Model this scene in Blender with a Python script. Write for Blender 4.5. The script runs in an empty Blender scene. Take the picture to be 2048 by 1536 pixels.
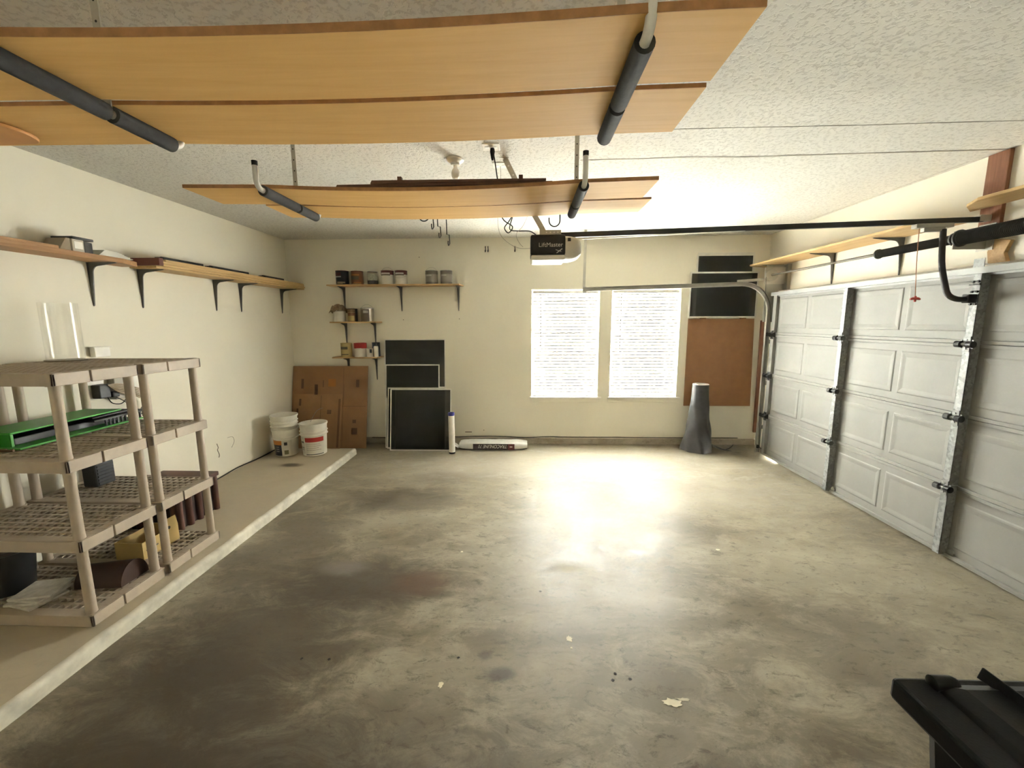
import bpy, math, random
from mathutils import Vector, Matrix
random.seed(7)
S = bpy.context.scene
C = S.collection
PI = math.pi

# ------------------------------------------------------------------ camera
FPX, PITCH, YAW, ROLL, CAMH = 829.1451, .1464, -.033, -.0039, 1.7799
Fv = Vector((math.sin(YAW)*math.cos(PITCH), math.cos(YAW)*math.cos(PITCH), -math.sin(PITCH)))
Rv = Vector((math.cos(YAW), -math.sin(YAW), 0)); Uv = Rv.cross(Fv)
R2 = math.cos(ROLL)*Rv + math.sin(ROLL)*Uv; U2 = -math.sin(ROLL)*Rv + math.cos(ROLL)*Uv
cam = bpy.data.cameras.new('camera'); camo = bpy.data.objects.new('camera', cam); C.objects.link(camo)
cam.sensor_fit = 'HORIZONTAL'; cam.sensor_width = 36; cam.lens = FPX/2048*36; cam.clip_start = .02
M = Matrix((R2, U2, -Fv)).transposed().to_4x4(); M.translation = (0, 0, CAMH)
camo.matrix_world = M
S.camera = camo

# ------------------------------------------------------------------ light: overcast daylight entering through the two windows and their blinds
W = bpy.data.worlds.new('world'); S.world = W; W.use_nodes = True
bg = W.node_tree.nodes['Background']; bg.inputs[0].default_value = (1.0, .985, .925, 1); bg.inputs[1].default_value = 20.0
XL, XR, XD, YB, YF, ZC = -3.413, 3.348, 3.198, 5.995, -.55, 2.955
WIN = [(.085, 1.045), (1.218, 2.178)]; WZ0, WZ1 = .705, 2.246
S.view_settings.view_transform = 'Standard'; S.view_settings.look = 'None'; S.view_settings.gamma = 1
S.view_settings.use_curve_mapping = False; S.view_settings.exposure = 3.8
S.cycles.use_guiding = True; S.cycles.use_surface_guiding = True; S.cycles.use_volume_guiding = False
S.cycles.max_bounces = 10; S.cycles.diffuse_bounces = 7; S.cycles.glossy_bounces = 4; S.cycles.transmission_bounces = 8
S.cycles.transparent_max_bounces = 24; S.cycles.sample_clamp_indirect = 5; S.cycles.caustics_reflective = False; S.cycles.caustics_refractive = False

# ------------------------------------------------------------------ materials
def nd(nt, t, **k):
    n = nt.nodes.new(t)
    for a, v in k.items(): setattr(n, a, v)
    return n
def new_mat(name):
    m = bpy.data.materials.new(name); m.use_nodes = True
    nt = m.node_tree; b = nt.nodes['Principled BSDF']; return m, nt, b
def coords(nt, scale=(1, 1, 1), kind='Object'):
    t = nd(nt, 'ShaderNodeTexCoord'); mp = nd(nt, 'ShaderNodeMapping'); mp.inputs['Scale'].default_value = scale
    nt.links.new(t.outputs[kind], mp.inputs[0]); return mp.outputs[0]
def noise(nt, vec, scale, detail=4, rough=.55, dist=0):
    n = nd(nt, 'ShaderNodeTexNoise'); n.inputs['Scale'].default_value = scale; n.inputs['Detail'].default_value = detail
    n.inputs['Roughness'].default_value = rough; n.inputs['Distortion'].default_value = dist
    nt.links.new(vec, n.inputs['Vector']); return n.outputs['Fac']
def ramp(nt, fac, stops):
    r = nd(nt, 'ShaderNodeValToRGB'); e = r.color_ramp.elements
    while len(e) < len(stops): e.new(.5)
    for el, (p, c) in zip(e, stops):
        el.position = p; el.color = (*c, 1) if len(c) == 3 else c
    nt.links.new(fac, r.inputs[0]); return r.outputs[0]
def mixc(nt, fac, a, b, mode='MIX'):
    m = nd(nt, 'ShaderNodeMix', data_type='RGBA', blend_type=mode)
    for s, v in ((0, fac), (6, a), (7, b)):
        if hasattr(v, 'is_output'): nt.links.new(v, m.inputs[s])
        else: m.inputs[s].default_value = v if s == 0 else (*v, 1)
    return m.outputs[2]
def mathn(nt, op, a, b=None, clamp=False):
    m = nd(nt, 'ShaderNodeMath', operation=op, use_clamp=clamp)
    for i, v in enumerate((a, b)):
        if v is None: continue
        if hasattr(v, 'is_output'): nt.links.new(v, m.inputs[i])
        else: m.inputs[i].default_value = v
    return m.outputs[0]
def bump(nt, b, h, strength, dist):
    bn = nd(nt, 'ShaderNodeBump'); bn.inputs['Strength'].default_value = strength; bn.inputs['Distance'].default_value = dist
    nt.links.new(h, bn.inputs['Height']); nt.links.new(bn.outputs[0], b.inputs['Normal'])
MATS = {}
def mat(name, c, rough=.6, metal=0., var=.10, scale=6., bmp=0., bscale=60., stretch=(1, 1, 1), trans=0., spec=.5):
    if name in MATS: return MATS[name]
    m, nt, b = new_mat(name)
    v = coords(nt, stretch); n = noise(nt, v, scale)
    lo = tuple(x*(1-var) for x in c); hi = tuple(min(1, x*(1+var)) for x in c)
    nt.links.new(ramp(nt, n, [(.3, lo), (.7, hi)]), b.inputs['Base Color'])
    b.inputs['Roughness'].default_value = rough; b.inputs['Metallic'].default_value = metal
    b.inputs['Specular IOR Level'].default_value = spec
    if trans: b.inputs['Transmission Weight'].default_value = trans
    if bmp: bump(nt, b, noise(nt, v, bscale, 3), bmp, .003)
    MATS[name] = m; return m
def wood(name, c1, c2, axis=0, rough=.55, scale=5.):
    if name in MATS: return MATS[name]
    m, nt, b = new_mat(name)
    st = [9, 9, 9]; st[axis] = .55
    v = coords(nt, tuple(st)); n = noise(nt, v, scale, 6, .6, .8)
    v2 = coords(nt, (1, 1, 1)); n2 = noise(nt, v2, 1.7, 2)
    col = ramp(nt, n, [(.32, c1), (.68, c2)])
    col = mixc(nt, mathn(nt, 'MULTIPLY', n2, .22), col, c1)
    nt.links.new(col, b.inputs['Base Color']); b.inputs['Roughness'].default_value = rough; b.inputs['Specular IOR Level'].default_value = .2
    bump(nt, b, n, .12, .002); MATS[name] = m; return m

def wall_mat():
    m, nt, b = new_mat('cream_wall_paint')
    v = coords(nt, kind='Object'); n = noise(nt, v, .8, 5); n2 = noise(nt, v, 3.5, 6, .65)
    col = ramp(nt, n, [(.3, (.765, .725, .605)), (.7, (.81, .77, .65))])
    col = mixc(nt, ramp(nt, n2, [(.62, (0, 0, 0)), (.8, (.25, .25, .25))]), col, (.66, .615, .50))
    nt.links.new(col, b.inputs['Base Color']); b.inputs['Roughness'].default_value = .62
    bump(nt, b, noise(nt, v, 75, 3), .12, .002); return m
M_wall = wall_mat()
def ceil_mat():
    m, nt, b = new_mat('textured_ceiling_paint')
    v = coords(nt); n = noise(nt, v, 40, 4, .6, .5); n0 = noise(nt, v, 1.1, 3)
    kd = ramp(nt, n, [(.40, (0, 0, 0)), (.50, (1, 1, 1))])
    col = ramp(nt, n0, [(.3, (.645, .63, .575)), (.7, (.69, .675, .62))])
    col = mixc(nt, kd, mixc(nt, .62, (.36, .34, .30), col), col)
    nt.links.new(col, b.inputs['Base Color']); b.inputs['Roughness'].default_value = .85
    bump(nt, b, kd, .45, .004); return m
M_ceil = ceil_mat()
def concrete(name, dark, light, stains_and_light=(), gloss=(.30, .58), trowel=1.):
    m, nt, b = new_mat(name)
    g = nd(nt, 'ShaderNodeNewGeometry'); pos = g.outputs['Position']
    mp = nd(nt, 'ShaderNodeMapping'); mp.inputs['Scale'].default_value = (.75, 1.3, 1); nt.links.new(pos, mp.inputs[0]); v = mp.outputs[0]
    n1 = noise(nt, v, .85, 7, .62, .5); n2 = noise(nt, v, 3.2, 9, .78, .55); n3 = noise(nt, v, 13, 9, .8, .5); n4 = noise(nt, v, .45, 3)
    col = ramp(nt, n1, [(.30, dark), (.52, tuple((a+c)/2 for a, c in zip(dark, light))), (.72, light)])
    col = mixc(nt, ramp(nt, n2, [(.47, (0, 0, 0)), (.60, (.38*trowel,)*3), (.75, (.6*trowel,)*3)]), col, tuple(min(1, x*1.28) for x in light))
    col = mixc(nt, ramp(nt, n3, [(.36, (.7*trowel,)*3), (.47, (0, 0, 0))]), col, tuple(x*.66 for x in dark))
    sep = nd(nt, 'ShaderNodeSeparateXYZ'); nt.links.new(pos, sep.inputs[0])
    for (sx, sy, rx, ry, k, sc) in stains_and_light:
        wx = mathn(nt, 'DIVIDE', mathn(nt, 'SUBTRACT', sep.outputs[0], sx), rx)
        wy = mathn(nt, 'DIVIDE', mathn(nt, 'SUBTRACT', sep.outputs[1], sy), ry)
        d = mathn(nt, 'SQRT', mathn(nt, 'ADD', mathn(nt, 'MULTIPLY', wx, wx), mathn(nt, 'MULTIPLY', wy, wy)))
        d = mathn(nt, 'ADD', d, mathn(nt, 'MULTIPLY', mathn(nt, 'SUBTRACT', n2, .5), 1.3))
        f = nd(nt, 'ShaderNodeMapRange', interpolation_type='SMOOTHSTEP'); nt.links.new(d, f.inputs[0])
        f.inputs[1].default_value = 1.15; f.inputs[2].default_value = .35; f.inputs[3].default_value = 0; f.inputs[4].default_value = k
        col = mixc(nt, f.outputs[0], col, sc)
    nt.links.new(col, b.inputs['Base Color'])
    rr = nd(nt, 'ShaderNodeMapRange'); nt.links.new(mathn(nt, 'ADD', mathn(nt, 'MULTIPLY', n2, .5), mathn(nt, 'MULTIPLY', n3, .5)), rr.inputs[0])
    rr.inputs[1].default_value = .42; rr.inputs[2].default_value = .58; rr.inputs[3].default_value = gloss[0]; rr.inputs[4].default_value = gloss[1]
    nt.links.new(rr.outputs[0], b.inputs['Roughness']); b.inputs['Specular IOR Level'].default_value = .32
    bump(nt, b, n3, .22, .003); return m
OIL = (.062, .050, .036); RUST = (.13, .078, .050); PALE = (.42, .40, .35)
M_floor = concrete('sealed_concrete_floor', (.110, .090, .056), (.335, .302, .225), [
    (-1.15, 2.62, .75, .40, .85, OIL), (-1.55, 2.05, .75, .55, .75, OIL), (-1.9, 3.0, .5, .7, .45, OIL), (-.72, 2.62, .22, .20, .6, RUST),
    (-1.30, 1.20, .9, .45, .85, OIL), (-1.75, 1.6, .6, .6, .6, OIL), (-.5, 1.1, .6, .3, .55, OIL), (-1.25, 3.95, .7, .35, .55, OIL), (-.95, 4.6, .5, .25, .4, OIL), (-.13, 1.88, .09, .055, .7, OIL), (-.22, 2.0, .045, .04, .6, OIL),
    (-1.33, 2.78, .22, .11, .75, (.20, .18, .16)), (1.3, 1.2, .8, .4, .45, OIL), (.9, 1.25, .5, .3, .4, OIL), (1.9, 2.0, .5, .6, .35, OIL), (-.6, 1.2, .5, .3, .4, OIL), (-.9, 1.35, 1.3, .5, .55, OIL), (.6, 5.1, 2.6, .75, .55, (.46, .42, .345)), (1.9, 4.3, 1.1, .6, .4, (.44, .40, .33))], gloss=(.30, .64))  # last two pale patches paint window brightness into the far floor
M_slab = concrete('raised_slab_concrete', (.40, .345, .25), (.47, .41, .305), [(-2.85, 4.75, .16, .08, .8, OIL)], gloss=(.6, .85), trowel=.25)
M_stem = concrete('stem_wall_concrete', (.30, .25, .19), (.50, .45, .37), gloss=(.7, .9), trowel=.8)
M_nose = mat('worn_white_curb_paint', (.56, .53, .44), .7, var=.22, scale=9, bmp=.25, bscale=30)
M_white = mat('white_gloss_paint', (.80, .78, .72), .4)
M_vinyl = mat('white_vinyl', (.85, .85, .82), .35, var=.03)
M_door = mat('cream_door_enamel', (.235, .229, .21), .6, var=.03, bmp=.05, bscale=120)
M_dark = mat('black_plastic', (.016, .016, .018), .38)
M_black = mat('black_steel', (.02, .019, .02), .45, .2)
M_rubber = mat('black_rubber', (.018, .016, .016), .75)
M_grey = mat('grey_bracket_enamel', (.12, .12, .115), .5)
M_bolt = mat('dark_hinge_steel', (.05, .05, .05), .5, .5)
def galv():
    m, nt, b = new_mat('galvanised_steel'); v = coords(nt)
    vo = nd(nt, 'ShaderNodeTexVoronoi'); vo.inputs['Scale'].default_value = 55; nt.links.new(v, vo.inputs['Vector'])
    nt.links.new(ramp(nt, vo.outputs['Color'], [(.1, (.19, .195, .19)), (.9, (.33, .34, .33))]), b.inputs['Base Color'])
    b.inputs['Metallic'].default_value = .3; b.inputs['Roughness'].default_value = .5; return m
M_galv = galv()
M_track = mat('dull_galvanised_track', (.40, .385, .34), .5, .45)
M_board = wood('tan_laminate_underside', (.63, .375, .125), (.70, .44, .165), 0, .7, 3)
M_edge = mat('raw_board_edge', (.34, .17, .065), .7, var=.2, scale=30)
M_edge2 = mat('dark_stained_board', (.12, .055, .028), .6, var=.2, scale=12)
M_pine = wood('pine_shelf_x', (.44, .28, .13), (.58, .40, .21), 0)
M_piney = wood('pine_shelf_y', (.46, .30, .13), (.62, .44, .22), 1)
M_shelfold = wood('old_pine_board', (.33, .18, .085), (.47, .28, .14), 1)
M_redwood = wood('rough_red_lumber', (.17, .075, .040), (.27, .13, .075), 2)
M_foam = mat('grey_foam_sleeve', (.032, .032, .030), .85, var=.25, scale=40, bmp=.3, bscale=150)
M_tube = mat('white_enamel_tube', (.66, .64, .60), .3)
M_strap = mat('pale_steel_strap', (.50, .48, .42), .5, .3)
M_resin = mat('beige_resin', (.43, .36, .28), .55, var=.06, scale=14, bmp=.1)
M_card = mat('brown_cardboard', (.26, .145, .070), .8, var=.10, scale=5, bmp=.15, bscale=90)
M_card2 = mat('print_on_cardboard', (.105, .058, .030), .8)
M_hard = mat('brown_hardboard', (.27, .135, .060), .6, var=.08, scale=9, bmp=.1, bscale=120)
M_alu = mat('white_screen_frame', (.70, .68, .62), .4, .1)
def mesh_mat():
    m, nt, b = new_mat('charcoal_insect_mesh'); out = nt.nodes['Material Output']
    b.inputs['Base Color'].default_value = (.022, .024, .024, 1); b.inputs['Roughness'].default_value = .7
    tr = nd(nt, 'ShaderNodeBsdfTransparent'); mx = nd(nt, 'ShaderNodeMixShader')
    v = coords(nt); mx.inputs[0].default_value = .66
    n = noise(nt, v, 3, 2); nt.links.new(ramp(nt, n, [(.3, (.62,)*3), (.7, (.72,)*3)]), mx.inputs[0])
    nt.links.new(tr.outputs[0], mx.inputs[1]); nt.links.new(b.outputs[0], mx.inputs[2]); nt.links.new(mx.outputs[0], out.inputs[0]); return m
M_mesh = mesh_mat()
def glass(name, rough=.02, tint=(1, 1, 1), base=.03):
    m, nt, b = new_mat(name); out = nt.nodes['Material Output']
    gl = nd(nt, 'ShaderNodeBsdfGlossy'); gl.inputs['Roughness'].default_value = rough
    tr = nd(nt, 'ShaderNodeBsdfTransparent'); tr.inputs[0].default_value = (*tint, 1)
    lw = nd(nt, 'ShaderNodeLayerWeight'); lw.inputs[0].default_value = .5
    v = coords(nt); n = noise(nt, v, 2)
    f = mathn(nt, 'ADD', mathn(nt, 'MULTIPLY', mathn(nt, 'POWER', lw.outputs['Facing'], 4.), .35), mathn(nt, 'ADD', mathn(nt, 'MULTIPLY', n, .02), base), True)
    mx = nd(nt, 'ShaderNodeMixShader'); nt.links.new(f, mx.inputs[0]); nt.links.new(tr.outputs[0], mx.inputs[1]); nt.links.new(gl.outputs[0], mx.inputs[2])
    nt.links.new(mx.outputs[0], out.inputs[0]); return m
M_glass = glass('window_glass'); M_jar = glass('clear_acrylic', .06, (.985, .985, .975), .08)
def slat_mat():
    m, nt, b = new_mat('white_blind_slat'); out = nt.nodes['Material Output']
    v = coords(nt); nt.links.new(ramp(nt, noise(nt, v, 4), [(.3, (.84, .84, .81)), (.7, (.87, .87, .84))]), b.inputs['Base Color']); b.inputs['Roughness'].default_value = .45
    t = nd(nt, 'ShaderNodeBsdfTranslucent'); t.inputs[0].default_value = (.87, .88, .88, 1)
    mx = nd(nt, 'ShaderNodeMixShader'); mx.inputs[0].default_value = .72
    nt.links.new(b.outputs[0], mx.inputs[1]); nt.links.new(t.outputs[0], mx.inputs[2]); nt.links.new(mx.outputs[0], out.inputs[0]); return m
M_slat = slat_mat()
M_bucket = mat('white_bucket_plastic', (.70, .67, .58), .45, var=.08, scale=10)
M_text = mat('silver_lettering', (.62, .60, .56), .4)
M_bin = mat('black_bin_plastic', (.0055, .006, .0075), .32, bmp=.1, bscale=200, spec=.22)
M_wire = mat('black_cord', (.015, .013, .012), .6)
M_gwire = mat('grey_thin_wire', (.32, .30, .25), .6)

# ------------------------------------------------------------------ mesh helpers
class MB:
    def __init__(s): s.v = []; s.f = []
    def add(s, vs, fs):
        o = len(s.v); s.v += [tuple(x) for x in vs]; s.f += [tuple(i+o for i in f) for f in fs]; return s
    def box(s, x0, x1, y0, y1, z0, z1):
        return s.add([(x0,y0,z0),(x1,y0,z0),(x1,y1,z0),(x0,y1,z0),(x0,y0,z1),(x1,y0,z1),(x1,y1,z1),(x0,y1,z1)],
                     [(0,3,2,1),(4,5,6,7),(0,1,5,4),(1,2,6,5),(2,3,7,6),(3,0,4,7)])
    def hexa(s, q):                                  # 8 corners, bottom ring then top ring
        return s.add(q, [(0,3,2,1),(4,5,6,7),(0,1,5,4),(1,2,6,5),(2,3,7,6),(3,0,4,7)])
    def bar(s, p, q, w, h, up=(0,0,1)):
        p, q = Vector(p), Vector(q); d = (q-p).normalized(); u = Vector(up)
        a = d.cross(u)
        if a.length < 1e-4: a = d.cross(Vector((1,0,0)))
        a.normalize(); b = a.cross(d).normalized(); a *= w/2; b *= h/2
        return s.hexa([p-a-b, p+a-b, q+a-b, q-a-b, p-a+b, p+a+b, q+a+b, q-a+b])
    def tube(s, pts, r, n=10, cap=True, close=False):
        P = [Vector(p) for p in pts]; rs = r if isinstance(r, (list, tuple)) else [r]*len(P)
        N = None; rings = []
        for i, p in enumerate(P):
            t = (P[min(i+1, len(P)-1)]-P[max(i-1, 0)])
            if t.length < 1e-9: t = Vector((0,0,1))
            t.normalize()
            if N is None:
                N = t.orthogonal().normalized()
            else:
                N = (N - t*N.dot(t))
                N = N.normalized() if N.length > 1e-6 else t.orthogonal().normalized()
            B = t.cross(N)
            rings.append([p + (N*math.cos(2*PI*k/n)+B*math.sin(2*PI*k/n))*rs[i] for k in range(n)])
        vs = [v for ring in rings for v in ring]; fs = []
        for i in range(len(P)-1):
            for k in range(n):
                a, b = i*n+k, i*n+(k+1) % n; fs.append((a, b, b+n, a+n))
        if cap: fs += [tuple(range(n-1, -1, -1)), tuple((len(P)-1)*n+k for k in range(n))]
        return s.add(vs, fs)
    def lathe(s, prof, c=(0,0,0), n=24, a0=0, a1=2*PI, jitter=None):
        full = abs(a1-a0-2*PI) < 1e-6; m = n if full else n+1; vs = []; fs = []
        for i, (r, z) in enumerate(prof):
            for k in range(m):
                a = a0+(a1-a0)*k/n; rr = r if jitter is None else r*(1+jitter(a, z))
                vs.append((c[0]+rr*math.cos(a), c[1]+rr*math.sin(a), c[2]+z))
        for i in range(len(prof)-1):
            for k in range(n):
                a, b = i*m+k, i*m+(k+1) % m; fs.append((a, b, b+m, a+m))
        return s.add(vs, fs)
    def prism(s, poly, axis, a, b):                  # poly in the two other axes (cyclic order y,z / x,z / x,y)
        def P(u, v, t): return {'x': (t,u,v), 'y': (u,t,v), 'z': (u,v,t)}[axis]
        n = len(poly); vs = [P(u,v,a) for u,v in poly]+[P(u,v,b) for u,v in poly]
        return s.add(vs, [tuple(range(n)), tuple(range(2*n-1, n-1, -1))]+[(i, i+n, (i+1) % n+n, (i+1) % n) for i in range(n)])
    def grid(s, nu, nv, fn):
        vs = [fn(i/nu, j/nv) for i in range(nu+1) for j in range(nv+1)]
        fs = [(i*(nv+1)+j, (i+1)*(nv+1)+j, (i+1)*(nv+1)+j+1, i*(nv+1)+j+1) for i in range(nu) for j in range(nv)]
        return s.add(vs, fs)
    def xf(s, m):
        s.v = [tuple(m @ Vector(p)) for p in s.v]; return s
    def build(s, name, m, parent=None, smooth=False, bevel=0, solid=0, local=False):
        if parent is None:
            xs, ys, zs = zip(*s.v); off = Vector(((min(xs)+max(xs))/2, (min(ys)+max(ys))/2, min(zs)))
        else:
            off = Vector((0,0,0)) if local else WLOC[parent.name]
        me = bpy.data.meshes.new(name); me.from_pydata([tuple(Vector(p)-off) for p in s.v], [], s.f)
        import bmesh
        bm = bmesh.new(); bm.from_mesh(me); bmesh.ops.recalc_face_normals(bm, faces=bm.faces); bm.to_mesh(me); bm.free()
        if smooth:
            me.polygons.foreach_set('use_smooth', [True]*len(me.polygons)); me.set_sharp_from_angle(angle=math.radians(40))
        me.materials.append(m)
        o = bpy.data.objects.new(name, me); C.objects.link(o)
        if parent is None: o.location = off; WLOC[o.name] = off
        else: o.parent = parent; WLOC[o.name] = off
        if solid: md = o.modifiers.new('solid', 'SOLIDIFY'); md.thickness = solid; md.offset = 0
        if bevel:
            md = o.modifiers.new('bevel', 'BEVEL'); md.width = bevel; md.segments = 2; md.limit_method = 'ANGLE'; md.angle_limit = math.radians(40)
        return o
WLOC = {}
def tag(o, label, cat, group=None):
    o['label'] = label; o['category'] = cat
    if group: o['group'] = group
    return o
def thing(name, label, cat, loc=(0,0,0), group=None):
    o = bpy.data.objects.new(name, None); o.empty_display_size = .05; C.objects.link(o); o.location = loc; WLOC[o.name] = Vector(loc)
    return tag(o, label, cat, group)
def struct(o, label=None):
    o['kind'] = 'structure'
    if label: o['label'] = label
    return o
def copy_tree(root, loc, label, group=None, rotz=0):
    def cp(o, par):
        c = o.copy(); C.objects.link(c)
        if par is not None: c.parent = par
        for ch in list(o.children): cp(ch, c)
        return c
    r = cp(root, None); r.location = loc; r.rotation_euler = (0, 0, rotz); r['label'] = label; WLOC[r.name] = Vector(loc)
    if group: r['group'] = group
    return r
def text(name, body, size, m, parent, origin, xdir, ydir, ext=.0006, shear=0, xs=1, align='LEFT'):
    cu = bpy.data.curves.new(name, 'FONT'); cu.body = body; cu.size = size; cu.extrude = ext; cu.shear = shear; cu.align_x = align
    o = bpy.data.objects.new(name, cu); C.objects.link(o); dg = bpy.context.evaluated_depsgraph_get()
    me = bpy.data.meshes.new_from_object(o.evaluated_get(dg)); bpy.data.objects.remove(o); bpy.data.curves.remove(cu)
    X = Vector(xdir).normalized()*xs; Y = Vector(ydir).normalized(); Z = Vector(xdir).normalized().cross(Y)
    mm = Matrix((X, Y, Z)).transposed().to_4x4(); mm.translation = Vector(origin)-WLOC[parent.name]
    me.transform(mm); me.materials.clear(); me.materials.append(m)
    n = bpy.data.objects.new(name, me); C.objects.link(n); n.parent = parent; WLOC[n.name] = WLOC[parent.name]; return n
def arc(c, r, a0, a1, n, plane='xz', y=0):
    out = []
    for i in range(n+1):
        a = a0+(a1-a0)*i/n; u, v = c[0]+r*math.cos(a), c[1]+r*math.sin(a)
        out.append({'xz': (u, y, v), 'yz': (y, u, v), 'xy': (u, v, y)}[plane])
    return out
def smoothpath(pts, n=6):
    P = [Vector(p) for p in pts]; out = []
    for i in range(len(P)-1):
        p0, p1, p2, p3 = P[max(i-1,0)], P[i], P[i+1], P[min(i+2,len(P)-1)]
        for k in range(n):
            t = k/n
            out.append(.5*((2*p1)+(p2-p0)*t+(2*p0-5*p1+4*p2-p3)*t*t+(3*p1-p0-3*p2+p3)*t**3))
    return out+[P[-1]]

# ================================================================== THE ROOM
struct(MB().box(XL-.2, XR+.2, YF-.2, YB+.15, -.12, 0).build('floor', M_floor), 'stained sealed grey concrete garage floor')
FLOOR = bpy.data.objects['floor']
def splash(x, y, rx, ry, seed, m, z=.0015):
    rnd = random.Random(seed); n = 22; p = []
    for k in range(n):
        a = 2*PI*k/n; r = .55+.45*rnd.random(); p.append((x+rx*r*math.cos(a), y+ry*r*math.sin(a)))
    MB().prism(p, 'z', -.001, z).build('paint_spot', m, FLOOR)
M_spot = mat('dried_pale_paint', (.66, .60, .43), .6, var=.1)
splash(.70, 1.745, .055, .028, 3, M_spot); splash(.745, 1.76, .045, .010, 5, M_spot); splash(.25, 2.13, .022, .028, 8, M_spot); splash(.255, 2.065, .008, .008, 9, M_spot)
splash(-.42, 1.81, .016, .020, 11, M_spot); splash(1.52, 3.10, .02, .012, 12, M_spot); splash(-.50, 3.02, .012, .01, 13, M_spot)
for i, (x, y) in enumerate([(.44, 1.86), (.46, 1.90), (.53, 1.87), (-.36, 1.98), (.10, 2.55), (-1.2, 1.95), (-1.05, 1.95)]):
    splash(x, y, .009, .009, 20+i, M_rubber)
# raised slab along the left wall with its rounded painted nose
SZ, SX, SY = .08, -2.325, 5.44
slab = struct(MB().box(XL-.1, SX-.024, YF-.1, SY, -.02, SZ).build('floor_ledge', M_slab, bevel=.012), 'raised tan concrete ledge along the left wall')
prof = [(SX-.030, -.01), (SX+.004, -.01), (SX, .045)]+[(SX-.028+.028*math.cos(a), SZ-.026+.028*math.sin(a)) for a in [i*PI/2/5 for i in range(6)]]+[(SX-.036, SZ+.0015)]
nose = MB()
def nosefn(u, v):
    y = YF-.1+(SY-.002-YF+.1)*u; k = v*(len(prof)-1); i = min(int(k), len(prof)-2); t = k-i
    x = prof[i][0]*(1-t)+prof[i+1][0]*t; z = prof[i][1]*(1-t)+prof[i+1][1]*t
    w = .003*math.sin(y*9.1)+.002*math.sin(y*23.7+1)
    return (x+w*(.3+v), y, z+.0015*math.sin(y*17))
nose.grid(120, len(prof)-1, nosefn); nose.build('curb_nose', M_nose, slab, smooth=True)
# walls
def wallobj(name, boxes, m, label):
    b = MB()
    for x in boxes: b.box(*x)
    return struct(b.build(name, m), label)
wallobj('wall_left', [(XL-.15, XL, YF-.15, YB+.15, -.1, ZC+.1)], M_wall, 'plain cream painted left wall')
x1, x2, x3, x4 = WIN[0][0], WIN[0][1], WIN[1][0], WIN[1][1]
wb = wallobj('wall_back', [(XL, x1, YB, YB+.15, .085, ZC+.1), (x4, XR+.15, YB, YB+.15, .085, ZC+.1), (x2, x3, YB, YB+.15, .085, ZC+.1),
    (x1, x2, YB, YB+.15, .085, WZ0), (x3, x4, YB, YB+.15, .085, WZ0), (x1, x2, YB, YB+.15, WZ1, ZC+.1), (x3, x4, YB, YB+.15, WZ1, ZC+.1)], M_wall, 'cream back wall around the two windows')
DY0, DY1, DZ = .64, 5.475, 2.13
wallobj('wall_right', [(XR, XR+.15, YF-.15, DY0, -.1, ZC+.1), (XR, XR+.15, DY1, YB, -.1, ZC+.1), (XR, XR+.15, DY0, DY1, DZ, ZC+.1)], M_wall, 'cream wall above and beside the garage door')
wallobj('wall_front', [(XL, XR, YF-.15, YF, -.1, ZC+.1)], M_wall, 'cream wall behind the viewer')
stem = struct(MB().box(XL, XR, YB-.014, YB+.14, -.02, .086).build('baseboard_back', M_stem, bevel=.008), 'bare concrete footing along the back wall')
ceil = struct(MB().box(XL-.1, XR+.15, YF-.15, YB+.15, ZC, ZC+.12).build('ceiling', M_ceil), 'textured off white ceiling')
M_crack = mat('drywall_seam_crack', (.36, .335, .28), .9); M_tape = mat('lifted_seam_tape', (.60, .57, .49), .8)  # dark colour of the ceiling seam cracks, and the tape beside them
def seam(pts, w):
    b = MB(); P = smoothpath(pts, 5)
    for i in range(len(P)-1):
        p, q = P[i], P[i+1]; k = w*(.25+.75*abs(math.sin(i*.9))); b.hexa([(p.x,p.y-k,ZC-.0018),(q.x,q.y-k,ZC-.0018),(q.x,q.y+k,ZC-.0018),(p.x,p.y+k,ZC-.0018),(p.x,p.y-k,ZC+.002),(q.x,q.y-k,ZC+.002),(q.x,q.y+k,ZC+.002),(p.x,p.y+k,ZC+.002)])
    return b
seam([(.40,3.249,0),(.9,3.235,0),(1.2,3.215,0),(1.54,3.234,0),(1.9,3.222,0),(2.5,3.204,0),(2.9,3.19,0),(XR-.01,3.178,0)], .004).build('seam_crack', M_crack, ceil)
seam([(.40,3.262,0),(1.1,3.24,0),(1.6,3.25,0),(2.2,3.225,0),(XR-.01,3.19,0)], .004).build('seam_tape', M_tape, ceil)
seam([(.65,2.79,0),(1.07,2.781,0),(1.61,2.777,0),(2.1,2.775,0),(2.57,2.762,0),(XR-.01,2.75,0)], .0028).build('seam_crack', M_crack, ceil)
seam([(XR-.03,YB-.05,0),(XR-.045,5,0),(XR-.04,4.2,0),(XR-.05,3.4,0)], .002).build('seam_crack', M_crack, ceil)
struct(MB().box(-9, 12, YB+.15, 16, -.16, -.10).box(XR+.15, 12, -8, YB+.15, -.16, -.10).build('floor_outside', mat('pale_driveway', (.58, .56, .52), .8)), 'pale driveway outside')
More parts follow.
